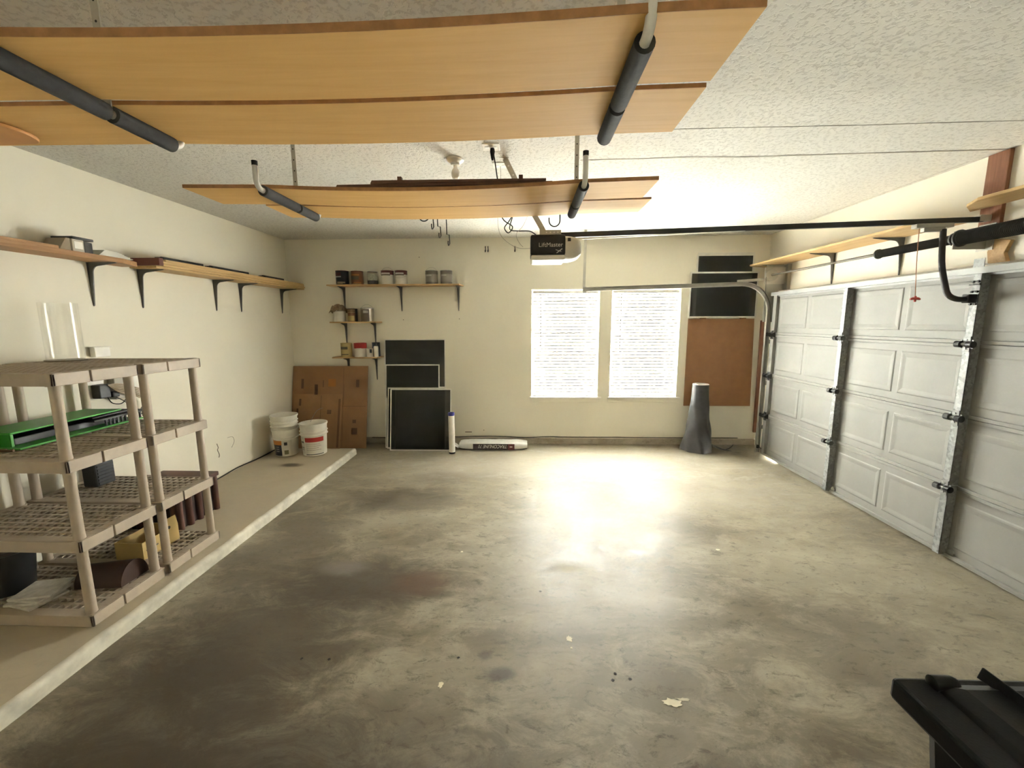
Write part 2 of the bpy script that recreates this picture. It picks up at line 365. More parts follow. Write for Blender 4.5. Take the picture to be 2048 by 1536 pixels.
# crack and scuffs on the walls
scuff = mat('wall_scuff', (.20, .17, .12), .9)
WL = bpy.data.objects['wall_left']
MB().tube(smoothpath([(XL+.001,4.33,.47),(XL+.001,4.345,.42),(XL+.001,4.33,.40),(XL+.001,4.35,.34),(XL+.001,4.34,.31)],4), .004, 5).build('wall_crack', scuff, WL)
MB().tube(smoothpath([(XL+.001,4.50,.49),(XL+.001,4.58,.48),(XL+.001,4.60,.42),(XL+.001,4.55,.36)],4), .0018, 5).build('wall_crack', scuff, WL)
for p in [(-1.76,1.83),(-.95,1.84),(-.62,.20),(-1.5,2.7)]:
    MB().lathe([(0,0),(.007,0),(.007,.003),(0,.003)], n=8).xf(Matrix.Translation((p[0],YB+.001,p[1])) @ Matrix.Rotation(PI/2,4,'X')).build('nail_hole', scuff, wb)
MB().box(-.90, -.80, YB-.002, YB+.002, .165, .178).build('wall_scuff', scuff, wb)

# ------------------------------------------------------------------ windows
for i, (a, b) in enumerate(WIN):
    w = bpy.data.objects.new('window_%d' % (i+1), None); C.objects.link(w); w.location = ((a+b)/2, YB+.1, WZ0); WLOC[w.name] = Vector(w.location); w['kind'] = 'structure'
    w['label'] = ['left of the two white framed back windows', 'right of the two white framed back windows'][i]
    f = MB(); y0, y1 = YB+.085, YB+.148
    f.box(a, a+.035, y0, y1, WZ0, WZ1).box(b-.035, b, y0, y1, WZ0, WZ1).box(a+.035, b-.035, y0, y1, WZ0, WZ0+.035).box(a+.035, b-.035, y0, y1, WZ1-.035, WZ1)
    f.build('window_frame', M_vinyl, w, bevel=.004)
    zm = (WZ0+WZ1)/2
    MB().box(a+.035, b-.035, y0+.01, y1-.01, zm-.02, zm+.02).build('meeting_rail', M_vinyl, w, bevel=.003)
    MB().box(a+.035, b-.035, y0+.035, y0+.039, zm+.02, WZ1-.035).build('window_pane', M_glass, w)
    MB().box(a+.035, b-.035, y0+.022, y0+.026, WZ0+.035, zm-.02).build('window_pane', M_glass, w)
    MB().box(a-.03, b+.055, YB-.022, YB+.085, WZ0-.022, WZ0+.003).build('window_sill', M_white, w, bevel=.006)
    MB().box(a-.02, b+.04, YB-.012, YB+.001, WZ0-.075, WZ0-.022).build('window_apron', M_wall, w, bevel=.003)
    # blind
    bl = thing('window_blind', ['white slatted blind in the window nearer the paint can shelves', 'white slatted blind in the window nearer the garage door'][i], 'blind', ((a+b)/2, YB+.045, WZ0+.003), 'half open blinds on the back wall')
    ba, bb, yc = a+.018, b-.018, YB+.045
    MB().box(ba, bb, yc-.026, yc+.026, WZ1-.058, WZ1-.016).build('headrail', M_vinyl, bl, bevel=.004)
    sl = MB(); tilt = math.radians(-76); n = 5; prof2 = []
    for k in range(n+1):
        u = -.0255+.051*k/n; c = .0025*(1-(u/.0255)**2); prof2.append((u*math.cos(tilt)-c*math.sin(tilt), u*math.sin(tilt)+c*math.cos(tilt)))
    sl.prism(prof2+[(p[0]+.0012*math.sin(tilt), p[1]-.0022) for p in reversed(prof2)], 'x', -(bb-ba)/2, (bb-ba)/2)
    lip = MB().box(-(bb-ba)/2, (bb-ba)/2, -.0098, -.0078, .0028, .0250); shade_strip = None  # added opaque strip on each slat so the shaded lines between slats show
    NS = 32; z0, z1 = WZ0+.055, WZ1-.085; first = None
    for k in range(NS):
        z = z0+(z1-z0)*k/(NS-1)
        if first is None:
            first = sl.build('slat', M_slat, bl, local=True, smooth=True); o = first
            shade_strip = lip.build('slat_shade_strip', M_vinyl, first, local=True)
        else:
            o = first.copy(); C.objects.link(o); l2 = shade_strip.copy(); C.objects.link(l2); l2.parent = o
        o.location = (0, 0, z-(WZ0+.003)); o.rotation_euler = (math.radians(random.uniform(-3, 3)), 0, 0)
    MB().box(ba, bb, yc-.025, yc+.025, WZ0+.008, WZ0+.028).build('bottom_rail', M_vinyl, bl, bevel=.003)
    for x in (ba+.15, bb-.15):
        MB().tube([(x, yc-.027, WZ0+.03), (x, yc-.027, WZ1-.05)], .0016, 5).build('ladder_cord', M_vinyl, bl)
    MB().tube([(ba+.115, yc-.034, WZ1-.06), (ba+.112, yc-.038, WZ1-.88)], .006, 6).build('tilt_wand', M_gwire, bl)

# ------------------------------------------------------------------ garage door
dr = bpy.data.objects.new('door_1', None); C.objects.link(dr); dr.location = (XD, (DY0+DY1)/2, 0); WLOC[dr.name] = Vector(dr.location)
struct(dr, 'cream sectional garage door closed across the right wall')
ye, yn = 5.51, .60; SH = .533; STY = [5.458-1.2*k for k in range(5)]; STY[4] = .66
rp = None
for s in range(4):
    za = .02+SH*s; zb = za+SH-.002
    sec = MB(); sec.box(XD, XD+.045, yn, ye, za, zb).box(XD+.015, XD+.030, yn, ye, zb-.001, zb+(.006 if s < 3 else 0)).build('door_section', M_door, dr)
    o = bpy.data.objects[[c.name for c in dr.children if c.name.startswith('door_section')][-1]]
    r = MB()                                                            # rolled edge rails
    r.box(XD-.022, XD, yn, ye, zb-.026, zb-.001); r.build('top_rail', M_door, o, bevel=.003)
    MB().box(XD-.022, XD, yn, ye, za, za+.026).build('bottom_rail', M_door, o, bevel=.003)
    for k in range(4):
        for h in range(2):
            yy = STY[k]-.06-.545*h-(.02 if h else 0); y1p, y0p = yy, yy-.515
            p = MB(); z0p, z1p = za+.085, zb-.085
            for (d0, d1, g) in ((0, .004, 0), (.004, .012, .018), (.012, .005, .036)):
                pass
            rings = [(0, 0), (.005, .010), (.005, .022), (.001, .050)]
            vs = []; fs = []
            for (dep, ins) in rings:
                vs += [(XD-dep-.0006, y0p+ins, z0p+ins), (XD-dep-.0006, y1p-ins, z0p+ins), (XD-dep-.0006, y1p-ins, z1p-ins), (XD-dep-.0006, y0p+ins, z1p-ins)]
            for q in range(len(rings)-1):
                for e in range(4): fs.append((q*4+e, q*4+(e+1) % 4, q*4+4+(e+1) % 4, q*4+4+e))
            q = (len(rings)-1)*4; fs.append((q, q+1, q+2, q+3))
            p.add(vs, fs).build('embossed_panel', M_door, o)
    for k in range(5):                                                  # stiles per section
        y = STY[k]
        if k in (0, 4): MB().box(XD-.038, XD, y-.035, y+.035, za+.028, zb-.028).build('end_stile', M_door, o, bevel=.003)
        else:
            b = MB(); b.box(XD-.062, XD-.058, y-.026, y+.026, za+.01, zb-.008).box(XD-.062, XD, y+.023, y+.026, za+.01, zb-.008).box(XD-.062, XD, y-.026, y-.023, za+.01, zb-.008)
            b.build('centre_stile', M_galv, o)
for j in range(1, 4):
    zj = .02+SH*j-.002
    for k in range(5):
        y = STY[k]; dx = .064 if k in (1, 2, 3) else .040
        h = thing_h = MB()
        h.box(XD-dx-.006, XD-dx, y-.024, y+.024, zj-.055, zj+.055)
        h.tube([(XD-dx-.012, y-.045, zj), (XD-dx-.012, y+.045, zj)], .011, 8)
        h.box(XD-dx-.004, XD-.020, y-.045, y-.034, zj-.03, zj+.03).box(XD-dx-.004, XD-.020, y+.034, y+.045, zj-.03, zj+.03)
        for dz in (-.032, .032): h.tube([(XD-dx-.012, y, zj+dz), (XD-dx-.005, y, zj+dz)], .007, 6)
        ho = h.build('hinge', M_bolt if k in (0, 4) else M_galv, dr)
        MB().tube([(XD-dx-.016, y-.058, zj), (XD-dx-.016, y-.022, zj)], .024, 12).tube([(XD-dx-.016, y+.022, zj), (XD-dx-.016, y+.058, zj)], .024, 12).build('knuckle', M_bolt, ho)
zt = .02+SH*4
b = MB(); b.box(XD-.075, XD-.022, yn, ye-.02, zt-.008, zt-.004).box(XD-.075, XD-.071, yn, ye-.02, zt-.045, zt-.008).box(XD-.075, XD-.055, yn, ye-.02, zt-.048, zt-.044).box(XD-.026, XD-.022, yn, ye-.02, zt-.06, zt-.004)
b.build('top_strut', mat('smooth_strut_steel', (.28, .28, .27), .45, .35), dr)
MB().box(XD-.068, XD-.064, STY[2]-.035, STY[2]+.035, zt-.03, zt+.055).build('strut_plate', M_galv, dr)
b = MB(); b.box(XD-.078, XD-.066, STY[2]-.035, STY[2]+.035, zt-.125, zt-.115)
for dz in (-.10, -.17, -.255): b.tube([(XD-.074, STY[2]-.015, zt+dz), (XD-.062, STY[2]-.015, zt+dz)], .008, 6).tube([(XD-.074, STY[2]+.018, zt+dz), (XD-.062, STY[2]+.018, zt+dz)], .008, 6)
b.build('plate_bolts', M_bolt, dr)
MB().box(XD-.006, XD+.046, yn, 5.20, .008, .024).build('bottom_retainer', M_track, dr)
MB().tube([(XD+.018, yn, .012), (XD+.018, 4.2, .011), (XD+.018, 5.13, .012), (XD+.018, 5.20, .017)], .0125, 8).build('bottom_seal', M_rubber, dr)
for k in (1, 2, 3): MB().lathe([(0,0),(.03,0),(.028,.012),(.0,.02)], n=10).xf(Matrix.Translation((XD-.0, STY[k]-.055, .055)) @ Matrix.Rotation(-PI/2,4,'Y')).build('bottom_bracket', M_door, dr)
# jamb and header trim between wall and door
struct(MB().box(XD+.05, XR+.001, DY0-.10, DY1+.09, DZ-.02, DZ+.048).box(XD+.05, XR, DY1-.02, DY1+.09, 0, DZ-.02).box(XD+.05, XR, DY0-.10, DY0+.02, 0, DZ-.02).build('trim_1', mat('jamb_paint', (.50, .46, .38), .6), bevel=.003), 'painted jamb around the garage door')

# ------------------------------------------------------------------ door track with curve, hanger and flag bracket
TY = 5.545; TZ = 2.262; TX = XD-.055
tr = thing('door_track', 'galvanised roller track curving from the garage door to its ceiling hanger', 'track', (TX, TY, 0))
def channel(path, name, par, m=M_track, w=.03, h=.052, t=.004):
    b = MB(); P = [Vector(p) for p in path]; n = len(P); ring = []
    for i, p in enumerate(P):
        d = (P[min(i+1,n-1)]-P[max(i-1,0)]).normalized(); nn = Vector((0,1,0)).cross(d).normalized()   # in the xz plane, normal to the run
        sec = [(-w/2,h/2),(-w/2+t,h/2),(-w/2+t,-h/2),(-w/2,-h/2)]
        # C section: web on the +Y side, flanges towards -Y (towards the door)
        prof3 = [(h/2,-w/2),(h/2,w/2),(-h/2,w/2),(-h/2,-w/2),(-h/2+t,-w/2),(-h/2+t,w/2-t),(h/2-t,w/2-t),(h/2-t,-w/2)]
        ring.append([p+nn*a+Vector((0,1,0))*c for a, c in prof3])
    m8 = 8; vs = [v for r in ring for v in r]; fs = []
    for i in range(n-1):
        for k in range(m8): fs.append((i*m8+k, i*m8+(k+1) % m8, i*m8+m8+(k+1) % m8, i*m8+m8+k))
    fs += [tuple(range(m8)), tuple((n-1)*m8+k for k in range(m8))]
    return b.add(vs, fs).build(name, m, par)
RC = .36
cur = [(TX-RC+RC*math.cos(a), TY, TZ-RC+RC*math.sin(a)) for a in [PI/2*i/12 for i in range(13)]]
channel([(TX, TY, .03), (TX, TY, TZ-RC)], 'vertical_track', tr)
channel(cur, 'curved_track', tr)
channel([(TX-RC, TY, TZ), (.745, TY, TZ-.055)], 'horizontal_track', tr)
b = MB(); b.bar((.76, TY+.018, TZ-.075), (.77, TY+.018, ZC), .034, .003, (0,1,0)); b.box(.70, .88, TY, TY+.05, ZC-.004, ZC).build('ceiling_hanger', M_strap, tr)
MB().box(.748, .79, TY+.012, TY+.016, TZ-.10, TZ-.02).build('hanger_clip', M_track, tr)
MB().bar((TX-.42, TY+.022, TZ+.035), (XR-.02, TY+.022, TZ+.075), .004, .035).build('radius_brace', M_strap, tr)
b = MB(); b.box(TX-.06, XR-.0, TY+.020, TY+.024, 1.78, 2.50).box(XR-.045, XR-.001, TY-.06, TY+.02, 1.80, 2.50); b.build('flag_bracket', M_track, tr)
for z in (.35, .95, 1.5): MB().box(TX-.02, XR-.002, TY+.017, TY+.021, z, z+.05).box(XR-.035, XR-.001, TY-.03, TY+.02, z, z+.05).build('track_bracket', M_track, tr)
b = MB(); b.box(XR-.05, XR-.001, TY-.0, TY+.06, .02, 1.8); b.build('wall_angle', M_track, tr)
for j in range(4):
    zz = .02+SH*j+(.09 if j == 0 else -.0); b = MB(); b.tube([(TX, TY-.012, zz), (TX, TY+.008, zz)], .024, 12).tube([(TX, STY[0], zz), (TX, TY, zz)], .006, 6); b.build('roller', M_bolt, tr)
# ------------------------------------------------------------------ torsion shaft and springs on the header
ZS, XS = 2.367, 3.11
ts = thing('torsion_spring_shaft', 'torsion shaft with black springs along the wall above the garage door', 'door spring', (XS, 3.2, ZS))
MB().tube([(XS, 5.57, ZS), (XS, .55, ZS)], .0127, 10).build('shaft', mat('dull_shaft_steel', (.13, .115, .09), .55, .2), ts, smooth=True)
def spring(y0, y1, r, name):
    b = MB(); n = int(abs(y1-y0)/.0105); b.tube([(XS, y0, ZS), (XS, y1, ZS)], r-.006, 14)
    seg = 10; pts = [(XS+(r-.004)*math.cos(2*PI*i/seg), y0+(y1-y0)*i/(n*seg), ZS+(r-.004)*math.sin(2*PI*i/seg)) for i in range(n*seg+1)]
    b.tube(pts, .0052, 5); return b.build(name, M_black, ts, smooth=True)
spring(3.87, 3.24, .034, 'spring'); spring(3.18, 1.9, .050, 'spring')
for y, r in ((3.885, .042), (3.23, .046), (3.19, .060), (1.88, .06)):
    MB().lathe([(.012,-.014),(r*.75,-.014),(r,-.006),(r,.006),(r*.75,.014),(.012,.014)], n=16).xf(Matrix.Translation((XS, y, ZS)) @ Matrix.Rotation(PI/2,4,'X')).build('winding_cone', M_bolt, ts, smooth=True)
b = MB(); b.box(XS-.03, XR-.034, 3.205, 3.211, ZS-.075, ZS+.05).box(XR-.040, XR-.033, 3.16, 3.27, ZS-.085, ZS+.10); b.build('centre_bearing_plate', M_track, ts)
b = MB(); b.lathe([(.012,-.02),(.07,-.02),(.075,-.016),(.062,-.006),(.062,.010),(.075,.018),(.07,.02),(.012,.02)], n=24).xf(Matrix.Translation((XS, 5.50, ZS)) @ Matrix.Rotation(PI/2,4,'X')); b.build('cable_drum', M_track, ts, smooth=True)
b = MB(); b.box(XS-.06, XR-.006, 5.535, 5.541, ZS-.11, ZS+.10); b.build('end_bearing_plate', M_strap, ts)
MB().tube([(XS-.06, 5.50, ZS-.02), (XD-.05, 5.525, .12)], .0022, 5).build('lift_cable', M_black, ts)
# shelf offcut and centre block fixed behind the spring
tag(MB().prism([(3.06,2.17),(3.12,2.17),(3.185,2.19),(3.20,2.27),(3.18,2.36),(3.06,2.33),(3.09,2.25)], 'x', XR-.03, XR-.001).build('wood_block', M_pine, bevel=.003), 'small pale wood block on the wall under the thick black spring', 'wood block')

# ------------------------------------------------------------------ opener, rail, arm, cord
RY = 3.22
op = thing('garage_door_opener', 'black and white garage door opener hanging from the ceiling on its long rail', 'opener', (.2, RY, 2.22))
hb = MB(); hb.box(.035, .285, RY-.13, RY+.15, 2.262, 2.405); hb.build('motor_housing', M_dark, op, bevel=.014)
ho = [c for c in op.children][-1]
lens = mat('frosted_lens', (.60, .58, .52), .45, var=.03)
def lensfn(u, v):
    a = u*PI/2; x = .285+.125*math.sin(a)**.9; s = math.cos(a)**.55 if a < PI/2 else 0
    t = v*2*PI; cy, cz = RY+.01, 2.325
    ct, st_ = math.cos(t), math.sin(t)
    e = .5
    yy = abs(ct)**e*(1 if ct > 0 else -1); zz = abs(st_)**e*(1 if st_ > 0 else -1)
    hz = .085
    return (x, cy+.138*s*yy, cz+hz*s*zz-.006)
MB().grid(10, 32, lensfn).build('lens_cover', lens, op, smooth=True)
MB().box(.300, .322, RY-.135, RY-.126, 2.355, 2.378).build('lens_notch', M_dark, op)
b = MB(); b.box(.038, .285, RY-.128, RY+.148, 2.228, 2.264); b.build('light_cover', mat('white_light_cover', (.86, .85, .80), .4, var=.02), op, bevel=.012)
text('brand_lettering', 'LiftMaster', .042, M_text, op, (.092, RY-.1305, 2.318), (1,0,.01), (0,0,1), .0006, xs=1.02)
b = MB(); b.bar((.222, RY-.131, 2.275), (.262, RY-.131, 2.305), .002, .006).bar((.215, RY-.131, 2.298), (.255, RY-.131, 2.285), .002, .004); b.build('logo_mark', M_text, op)
b = MB(); b.box(.10, .255, RY-.10, RY-.097, 2.405, 2.44).box(.095, .26, RY-.10, RY-.02, 2.405, 2.409)
b.build('top_bracket', M_strap, op)
for x in (.15, .178, .205, .232): MB().tube([(x, RY-.1005, 2.424), (x, RY-.096, 2.424)], .0055, 8).build('bracket_hole', M_white, op)
hp = [(.135, RY-.05, 2.43), (.115, RY-.05, 2.47), (-.02, RY-.03, 2.70), (-.15, RY-.02, ZC)]
b = MB()
for i in range(3): b.bar(hp[i], hp[i+1], .038, .004, (0,1,0))
b.build('hanger_strap', M_strap, op)
for t in (.15, .35, .55, .8):
    p = Vector(hp[2]).lerp(Vector(hp[3]), t); MB().tube([p+Vector((0,-.004,0)), p+Vector((0,.004,0))], .0065, 8).build('strap_hole', M_white, op)
b = MB(); b.box(-.19, -.12, RY-.045, RY+.005, ZC-.003, ZC); b.build('ceiling_foot', M_strap, op)
RA, RB = Vector((.20, RY, 2.42)), Vector((3.27, RY, 2.50))
d = (RB-RA).normalized()
MB().bar(RA, RB, .028, .036).build('rail', M_black, op, bevel=.002)
MB().bar(RA+Vector((.22,-.006,-.026)), RB+Vector((-.9,-.006,-.026)), .012, .008).build('rail_chain_guard', M_white, op)
tp = RA.lerp(RB, .89)
b = MB(); b.bar(tp+Vector((-.13,0,-.035)), tp+Vector((.13,0,-.03)), .05, .03).bar(tp+Vector((-.07,0,-.06)), tp+Vector((.08,0,-.055)), .035, .03); b.build('trolley', M_track, op, bevel=.004)
arm = smoothpath([tp+Vector((.07,-.01,-.06)), (2.985, 3.17, 2.20), (2.985, 3.12, 2.03), (2.99, 3.095, 1.965), (3.02, 3.07, 1.935), (3.07, 3.06, 1.93), (XD-.06, 3.058, 1.935)], 5)
MB().tube(arm, .019, 10).build('door_arm', M_black, op, smooth=True)
b = MB(); b.box(XD-.125, XD-.066, 3.035, 3.082, 1.905, 1.965); b.build('arm_bracket', M_black, op, bevel=.004)
b = MB(); b.box(RB.x-.03, XR-.032, RY-.02, RY+.02, 2.485, 2.53); b.build('header_bracket', M_strap, op, bevel=.003)
cpt = tp+Vector((-.10,-.01,-.05))
red = mat('red_plastic', (.36, .035, .025), .5); rope = mat('faded_red_cord', (.42, .20, .12), .8)
pend = (cpt.x+.02, RY-.03, 1.945)
MB().tube(smoothpath([cpt, (cpt.x+.005, RY-.02, 2.2), pend], 6), .0028, 6).build('release_cord', rope, op)
b = MB(); b.tube([(pend[0]-.035, pend[1], pend[2]-.006), (pend[0]-.02, pend[1], pend[2]), (pend[0]+.02, pend[1], pend[2]), (pend[0]+.035, pend[1], pend[2]-.006)], [.006,.010,.010,.006], 8).tube([(pend[0], pend[1], pend[2]+.018), (pend[0], pend[1], pend[2]-.024)], .007, 8); b.build('release_handle', red, op)
# cords to the opener
MB().tube(smoothpath([(-.225, 2.99, ZC-.04), (-.215, 3.02, 2.9), (-.19, 3.20, 2.70), (-.175, 3.26, 2.56), (-.10, 3.27, 2.50), (-.13, 3.25, 2.45), (-.16, 3.27, 2.49), (-.13, 3.26, 2.53), (-.10, 3.27, 2.57), (-.12, 3.26, 2.48), (-.06, 3.26, 2.465), (.03, 3.25, 2.46), (.085, 3.22, 2.42), (.10, 3.22, 2.40)], 6), .0042, 6).build('power_cord', M_wire, op)
MB().lathe([(0,0),(.014,0),(.017,.02),(.010,.06),(.006,.075),(0,.075)], n=10).xf(Matrix.Translation((-.225,2.99,ZC-.012)) @ Matrix.Rotation(PI,4,'X')).build('plug', M_wire, op, smooth=True)
MB().tube(smoothpath([(-.19, 3.32, ZC-.01), (-.19, 3.30, 2.75), (-.21, 3.27, 2.55), (-.19, 3.26, 2.44), (-.12, 3.25, 2.37), (-.04, 3.24, 2.335), (.036, 3.24, 2.335)], 6), .0016, 5).build('sensor_wire', M_gwire, op)
MB().tube(smoothpath([(.02, 3.24, 2.58), (-.02, 3.25, 2.50), (-.07, 3.25, 2.44), (-.05, 3.25, 2.38), (-.02, 3.24, 2.345)], 6), .0016, 5).build('sensor_wire', M_gwire, op)
# ceiling outlet plates, lampholder and bulb, hooks
for (x, y, l) in ((-.235, 2.99, 'white ceiling outlet plate with the black plug in it'), (-.19, 3.32, 'white ceiling outlet plate behind the one with the black plug')):
    t = thing('outlet_plate', l, 'outlet', (x, y, ZC-.006), 'ceiling outlet plates')
    MB().box(x-.058, x+.058, y-.055, y+.055, ZC-.006, ZC).build('cover_plate', M_white, t, bevel=.002)
    for s in (-1, 1): MB().box(x+s*.026-.015, x+s*.026+.015, y-.016, y+.016, ZC-.009, ZC-.005).build('socket', M_vinyl, t, bevel=.002)
lp = thing('ceiling_lamp', 'white ceramic lampholder with a bare bulb on the ceiling', 'lamp', (-.51, 3.19, ZC-.16))
MB().lathe([(0,0),(.062,0),(.062,-.012),(.05,-.022),(.034,-.030),(.032,-.046),(0,-.046)], (-.51,3.19,ZC), 24).build('lampholder', M_white, lp, smooth=True)
MB().lathe([(.014,-.046),(.014,-.062),(.022,-.072),(.028,-.085),(.0315,-.102),(.029,-.122),(.02,-.136),(0,-.142)], (-.51,3.19,ZC), 20).build('bulb', mat('opal_bulb_glass', (.80, .79, .74), .25, var=.02), lp, smooth=True)
def jhook(x, y, z, l, r=.04, ang=0, th=.006, name='ceiling_hook'):
    dx, dy = math.cos(ang), math.sin(ang)
    pts = [(x, y, ZC-.001), (x, y, z+r)]+[(x+dx*(r-r*math.cos(a)), y+dy*(r-r*math.cos(a)), z+r-r*math.sin(a)) for a in [PI*i/10 for i in range(1, 11)]]
    e = pts[-1]; pts.append((e[0], e[1], e[2]+.03))
    return tag(MB().tube(pts, th, 8).build(name, M_black, smooth=True), l, 'hook', 'black utility hooks in the ceiling')
jhook(-1.05, 4.25, 2.775, 'leftmost round black hook in the ceiling behind the boards', .048, 0)
for i, (x, y, z, l) in enumerate([(-.965, 4.5, 2.745, 'slim black ceiling hook just right of the round one'), (-.935, 4.72, 2.70, 'middle of the three slim black ceiling hooks'), (-.88, 4.95, 2.66, 'slim black ceiling hook nearest the back wall')]):
    t = MB(); t.tube([(x-.03, y, ZC-.001), (x-.028, y, z+.13), (x, y-.005, z+.125), (x+.004, y, z+.03), (x-.002, y-.02, z+.006), (x-.004, y-.05, z), (x-.002, y-.075, z+.02), (x, y-.08, z+.045)], .0058, 8)
    tag(t.build('ceiling_hook', M_black, smooth=True), l, 'hook', 'black utility hooks in the ceiling')
jhook(.33, 4.2, 2.70, 'large black J hook in the ceiling above the opener', .052, PI, .0065)
for (x, z, l, two) in ((-.56, 2.79, 'pair of small dark hooks high on the back wall', 1), (-.15, 2.79, 'single small dark hook high on the back wall near the opener', 0)):
    b = MB()
    for k in range(1+two): b.tube([(x+.035*k, YB, z+.045), (x+.035*k, YB-.03, z+.04), (x+.035*k+.004, YB-.032, z-.02), (x+.035*k, YB-.05, z-.035), (x+.035*k, YB-.062, z-.01)], .0065, 6)
    tag(b.build('wall_hook', M_black, smooth=True), l, 'hook')

# ------------------------------------------------------------------ overhead racks: hangers with foam sleeves, and boards
BZ, TB = 2.55, 2.52
def hanger(x, y0, yg, y1, label, ztop, lip=.10):
    t = thing('ceiling_rack_hanger', label, 'rack hanger', (x, yg, TB), 'foam sleeved hangers of the two board racks')
    r = .045
    near = [(x, y0, ztop), (x, y0, TB+r)]+[(x, y0+r-r*math.cos(a), TB+r-r*math.sin(a)) for a in [PI/2*i/6 for i in range(1, 7)]]
    far = [(x, y1-r+r*math.sin(a), TB+r-r*math.cos(a)) for a in [PI/2*i/6 for i in range(0, 7)]]+[(x, y1, TB+lip)]
    MB().tube(near+far, .0145, 12).build('arm_tube', M_tube, t, smooth=True)
    MB().tube([(x, y0, ztop-.002), (x, y0, ztop+.022)], .0155, 12).build('end_cap', M_rubber, t, smooth=True)
    for a, b in ((y0+.055, yg-.012), (yg+.012, y1-.05)):
        m_ = MB(); m_.tube([(x, a, TB), (x, b, TB)], .029, 16, cap=False).tube([(x, a, TB), (x, b, TB)], .0155, 16, cap=False)
        n = 16
        for (o1, o2) in ((0, 2*n), (n, 3*n)): m_.f += [(o1+k, o1+(k+1) % n, o2+(k+1) % n, o2+k) for k in range(n)]
        m_.build('foam_sleeve', M_foam, t, smooth=True)
    s = MB(); s.box(x-.0135, x+.0135, yg-.0025, yg+.0025, TB-.0, ZC).box(x-.0135, x+.0135, yg-.04, yg+.04, ZC-.003, ZC); so = s.build('strap', M_strap, t)
    for z in (2.62, 2.68, 2.745, 2.81, 2.875): MB().tube([(x, yg-.0032, z), (x, yg+.0032, z)], .0042, 8).build('strap_hole', M_rubber, so)
    return t
hanger(.318, 2.36, 2.772, 3.07, 'right hanger of the rack above the opener', 2.655)
hanger(-1.475, 2.36, 2.772, 3.06, 'left hanger of the rack above the opener', 2.635)
hanger(.318, 1.185, 1.565, 1.87, 'right hanger of the rack nearest the viewer', 2.86)
hanger(-1.475, 1.09, 1.545, 1.86, 'left hanger of the rack nearest the viewer', 2.86)
def board(xa, xb, ya, yb, z, th, sag, label, group, m=M_board, skew=0., xt=(-1.475, .318)):
    t = thing('long_board', label, 'board', ((xa+xb)/2, (ya+yb)/2, z), group)
    def prof_z(x):
        u = (x-xt[0])/(xt[1]-xt[0])
        return -sag*4*u*(1-u) if 0 <= u <= 1 else sag*1.2*min(abs(u), abs(u-1) if u > 1 else abs(u))
    n = 30; b = MB(); fr = MB()
    xs = [xa+(xb-xa)*i/n for i in range(n+1)]
    vs = []
    for x in xs:
        dz = prof_z(x); sk = skew*(x-xa)
        vs += [(x, ya+sk+.002, z+dz), (x, yb+sk, z+dz), (x, yb+sk, z+th+dz), (x, ya+sk+.002, z+th+dz)]
    fs = []
    for i in range(n):
        for k in range(4): fs.append((i*4+k, i*4+(k+1) % 4, i*4+4+(k+1) % 4, i*4+4+k))
    fs += [(0,1,2,3), tuple(n*4+k for k in range(4))]
    b.add(vs, fs).build('plank', m, t)
    vs = []
    for x in xs:
        dz = prof_z(x); sk = skew*(x-xa)
        vs += [(x, ya+sk, z+dz+.0003), (x, ya+sk+.003, z+dz+.0003), (x, ya+sk+.003, z+th+dz), (x, ya+sk, z+th+dz)]
    fr.add(vs, fs).build('front_edge', M_edge, t); return t
board(-2.50, .598, 1.205, 1.525, BZ, .023, .020, 'tan long board, nearest of the overhead boards to the viewer', 'boards on the overhead racks', skew=-.010)
board(-2.55, .60, 1.560, 1.885, BZ, .014, .016, 'tan long board behind the nearest overhead board', 'boards on the overhead racks', skew=-.010)
board(-1.985, .735, 2.475, 2.805, BZ, .020, .028, 'tan long board nearer the viewer on the rack above the opener', 'boards on the overhead racks', skew=-.008)
board(-1.72, .80, 2.835, 3.150, BZ, .012, .022, 'tan long board farther from the viewer on the rack above the opener', 'boards on the overhead racks', skew=-.010)
def stick(xa, xb, ya, yb, za, zb, label):
    return tag(MB().hexa([(xa,ya,za),(xb,ya,zb),(xb,yb,zb),(xa,yb,za),(xa+.01,ya,za+.017),(xb,ya,zb+.012),(xb,yb,zb+.012),(xa+.01,yb,za+.017)]).build('dark_plank', M_edge2, bevel=.001), label, 'plank', 'dark planks lying on the rack above the opener')
stick(-1.095, .15, 2.49, 2.72, BZ+.0205-.0186, BZ+.0205-.0090, 'lower dark plank lying on the boards above the opener')
stick(-.89, .115, 2.485, 2.70, BZ+.0385-.017, BZ+.0335-.009, 'upper dark plank lying on the boards above the opener')
for x, l in ((-.725, 'left small dark peg sticking up from the stacked planks'), (-.028, 'right small dark peg sticking up from the stacked planks')):
    tag(MB().box(x-.012, x+.012, 2.50, 2.53, BZ+.0525-.016+(.004 if x < -.3 else .0), BZ+.0525-.016+.026).build('wood_peg', M_edge2, bevel=.002), l, 'peg')
off = [(-2.075+.10*math.sin(a), 1.70+.11*math.cos(a)) for a in [PI*i/10 for i in range(11)]]+[(-2.6, 1.56), (-2.6, 1.84)]
tag(MB().prism([(-2.075+.07*math.sin(PI*i/10), 1.715+.105*math.cos(PI*i/10)) for i in range(11)]+[(-2.6, 1.60), (-2.6, 1.84)], 'z', BZ-.014, BZ-.001).build('plywood_offcut', mat('orange_ply', (.55, .27, .09), .6), bevel=.003), 'round ended orange plywood offcut under the near boards at the left edge', 'board')

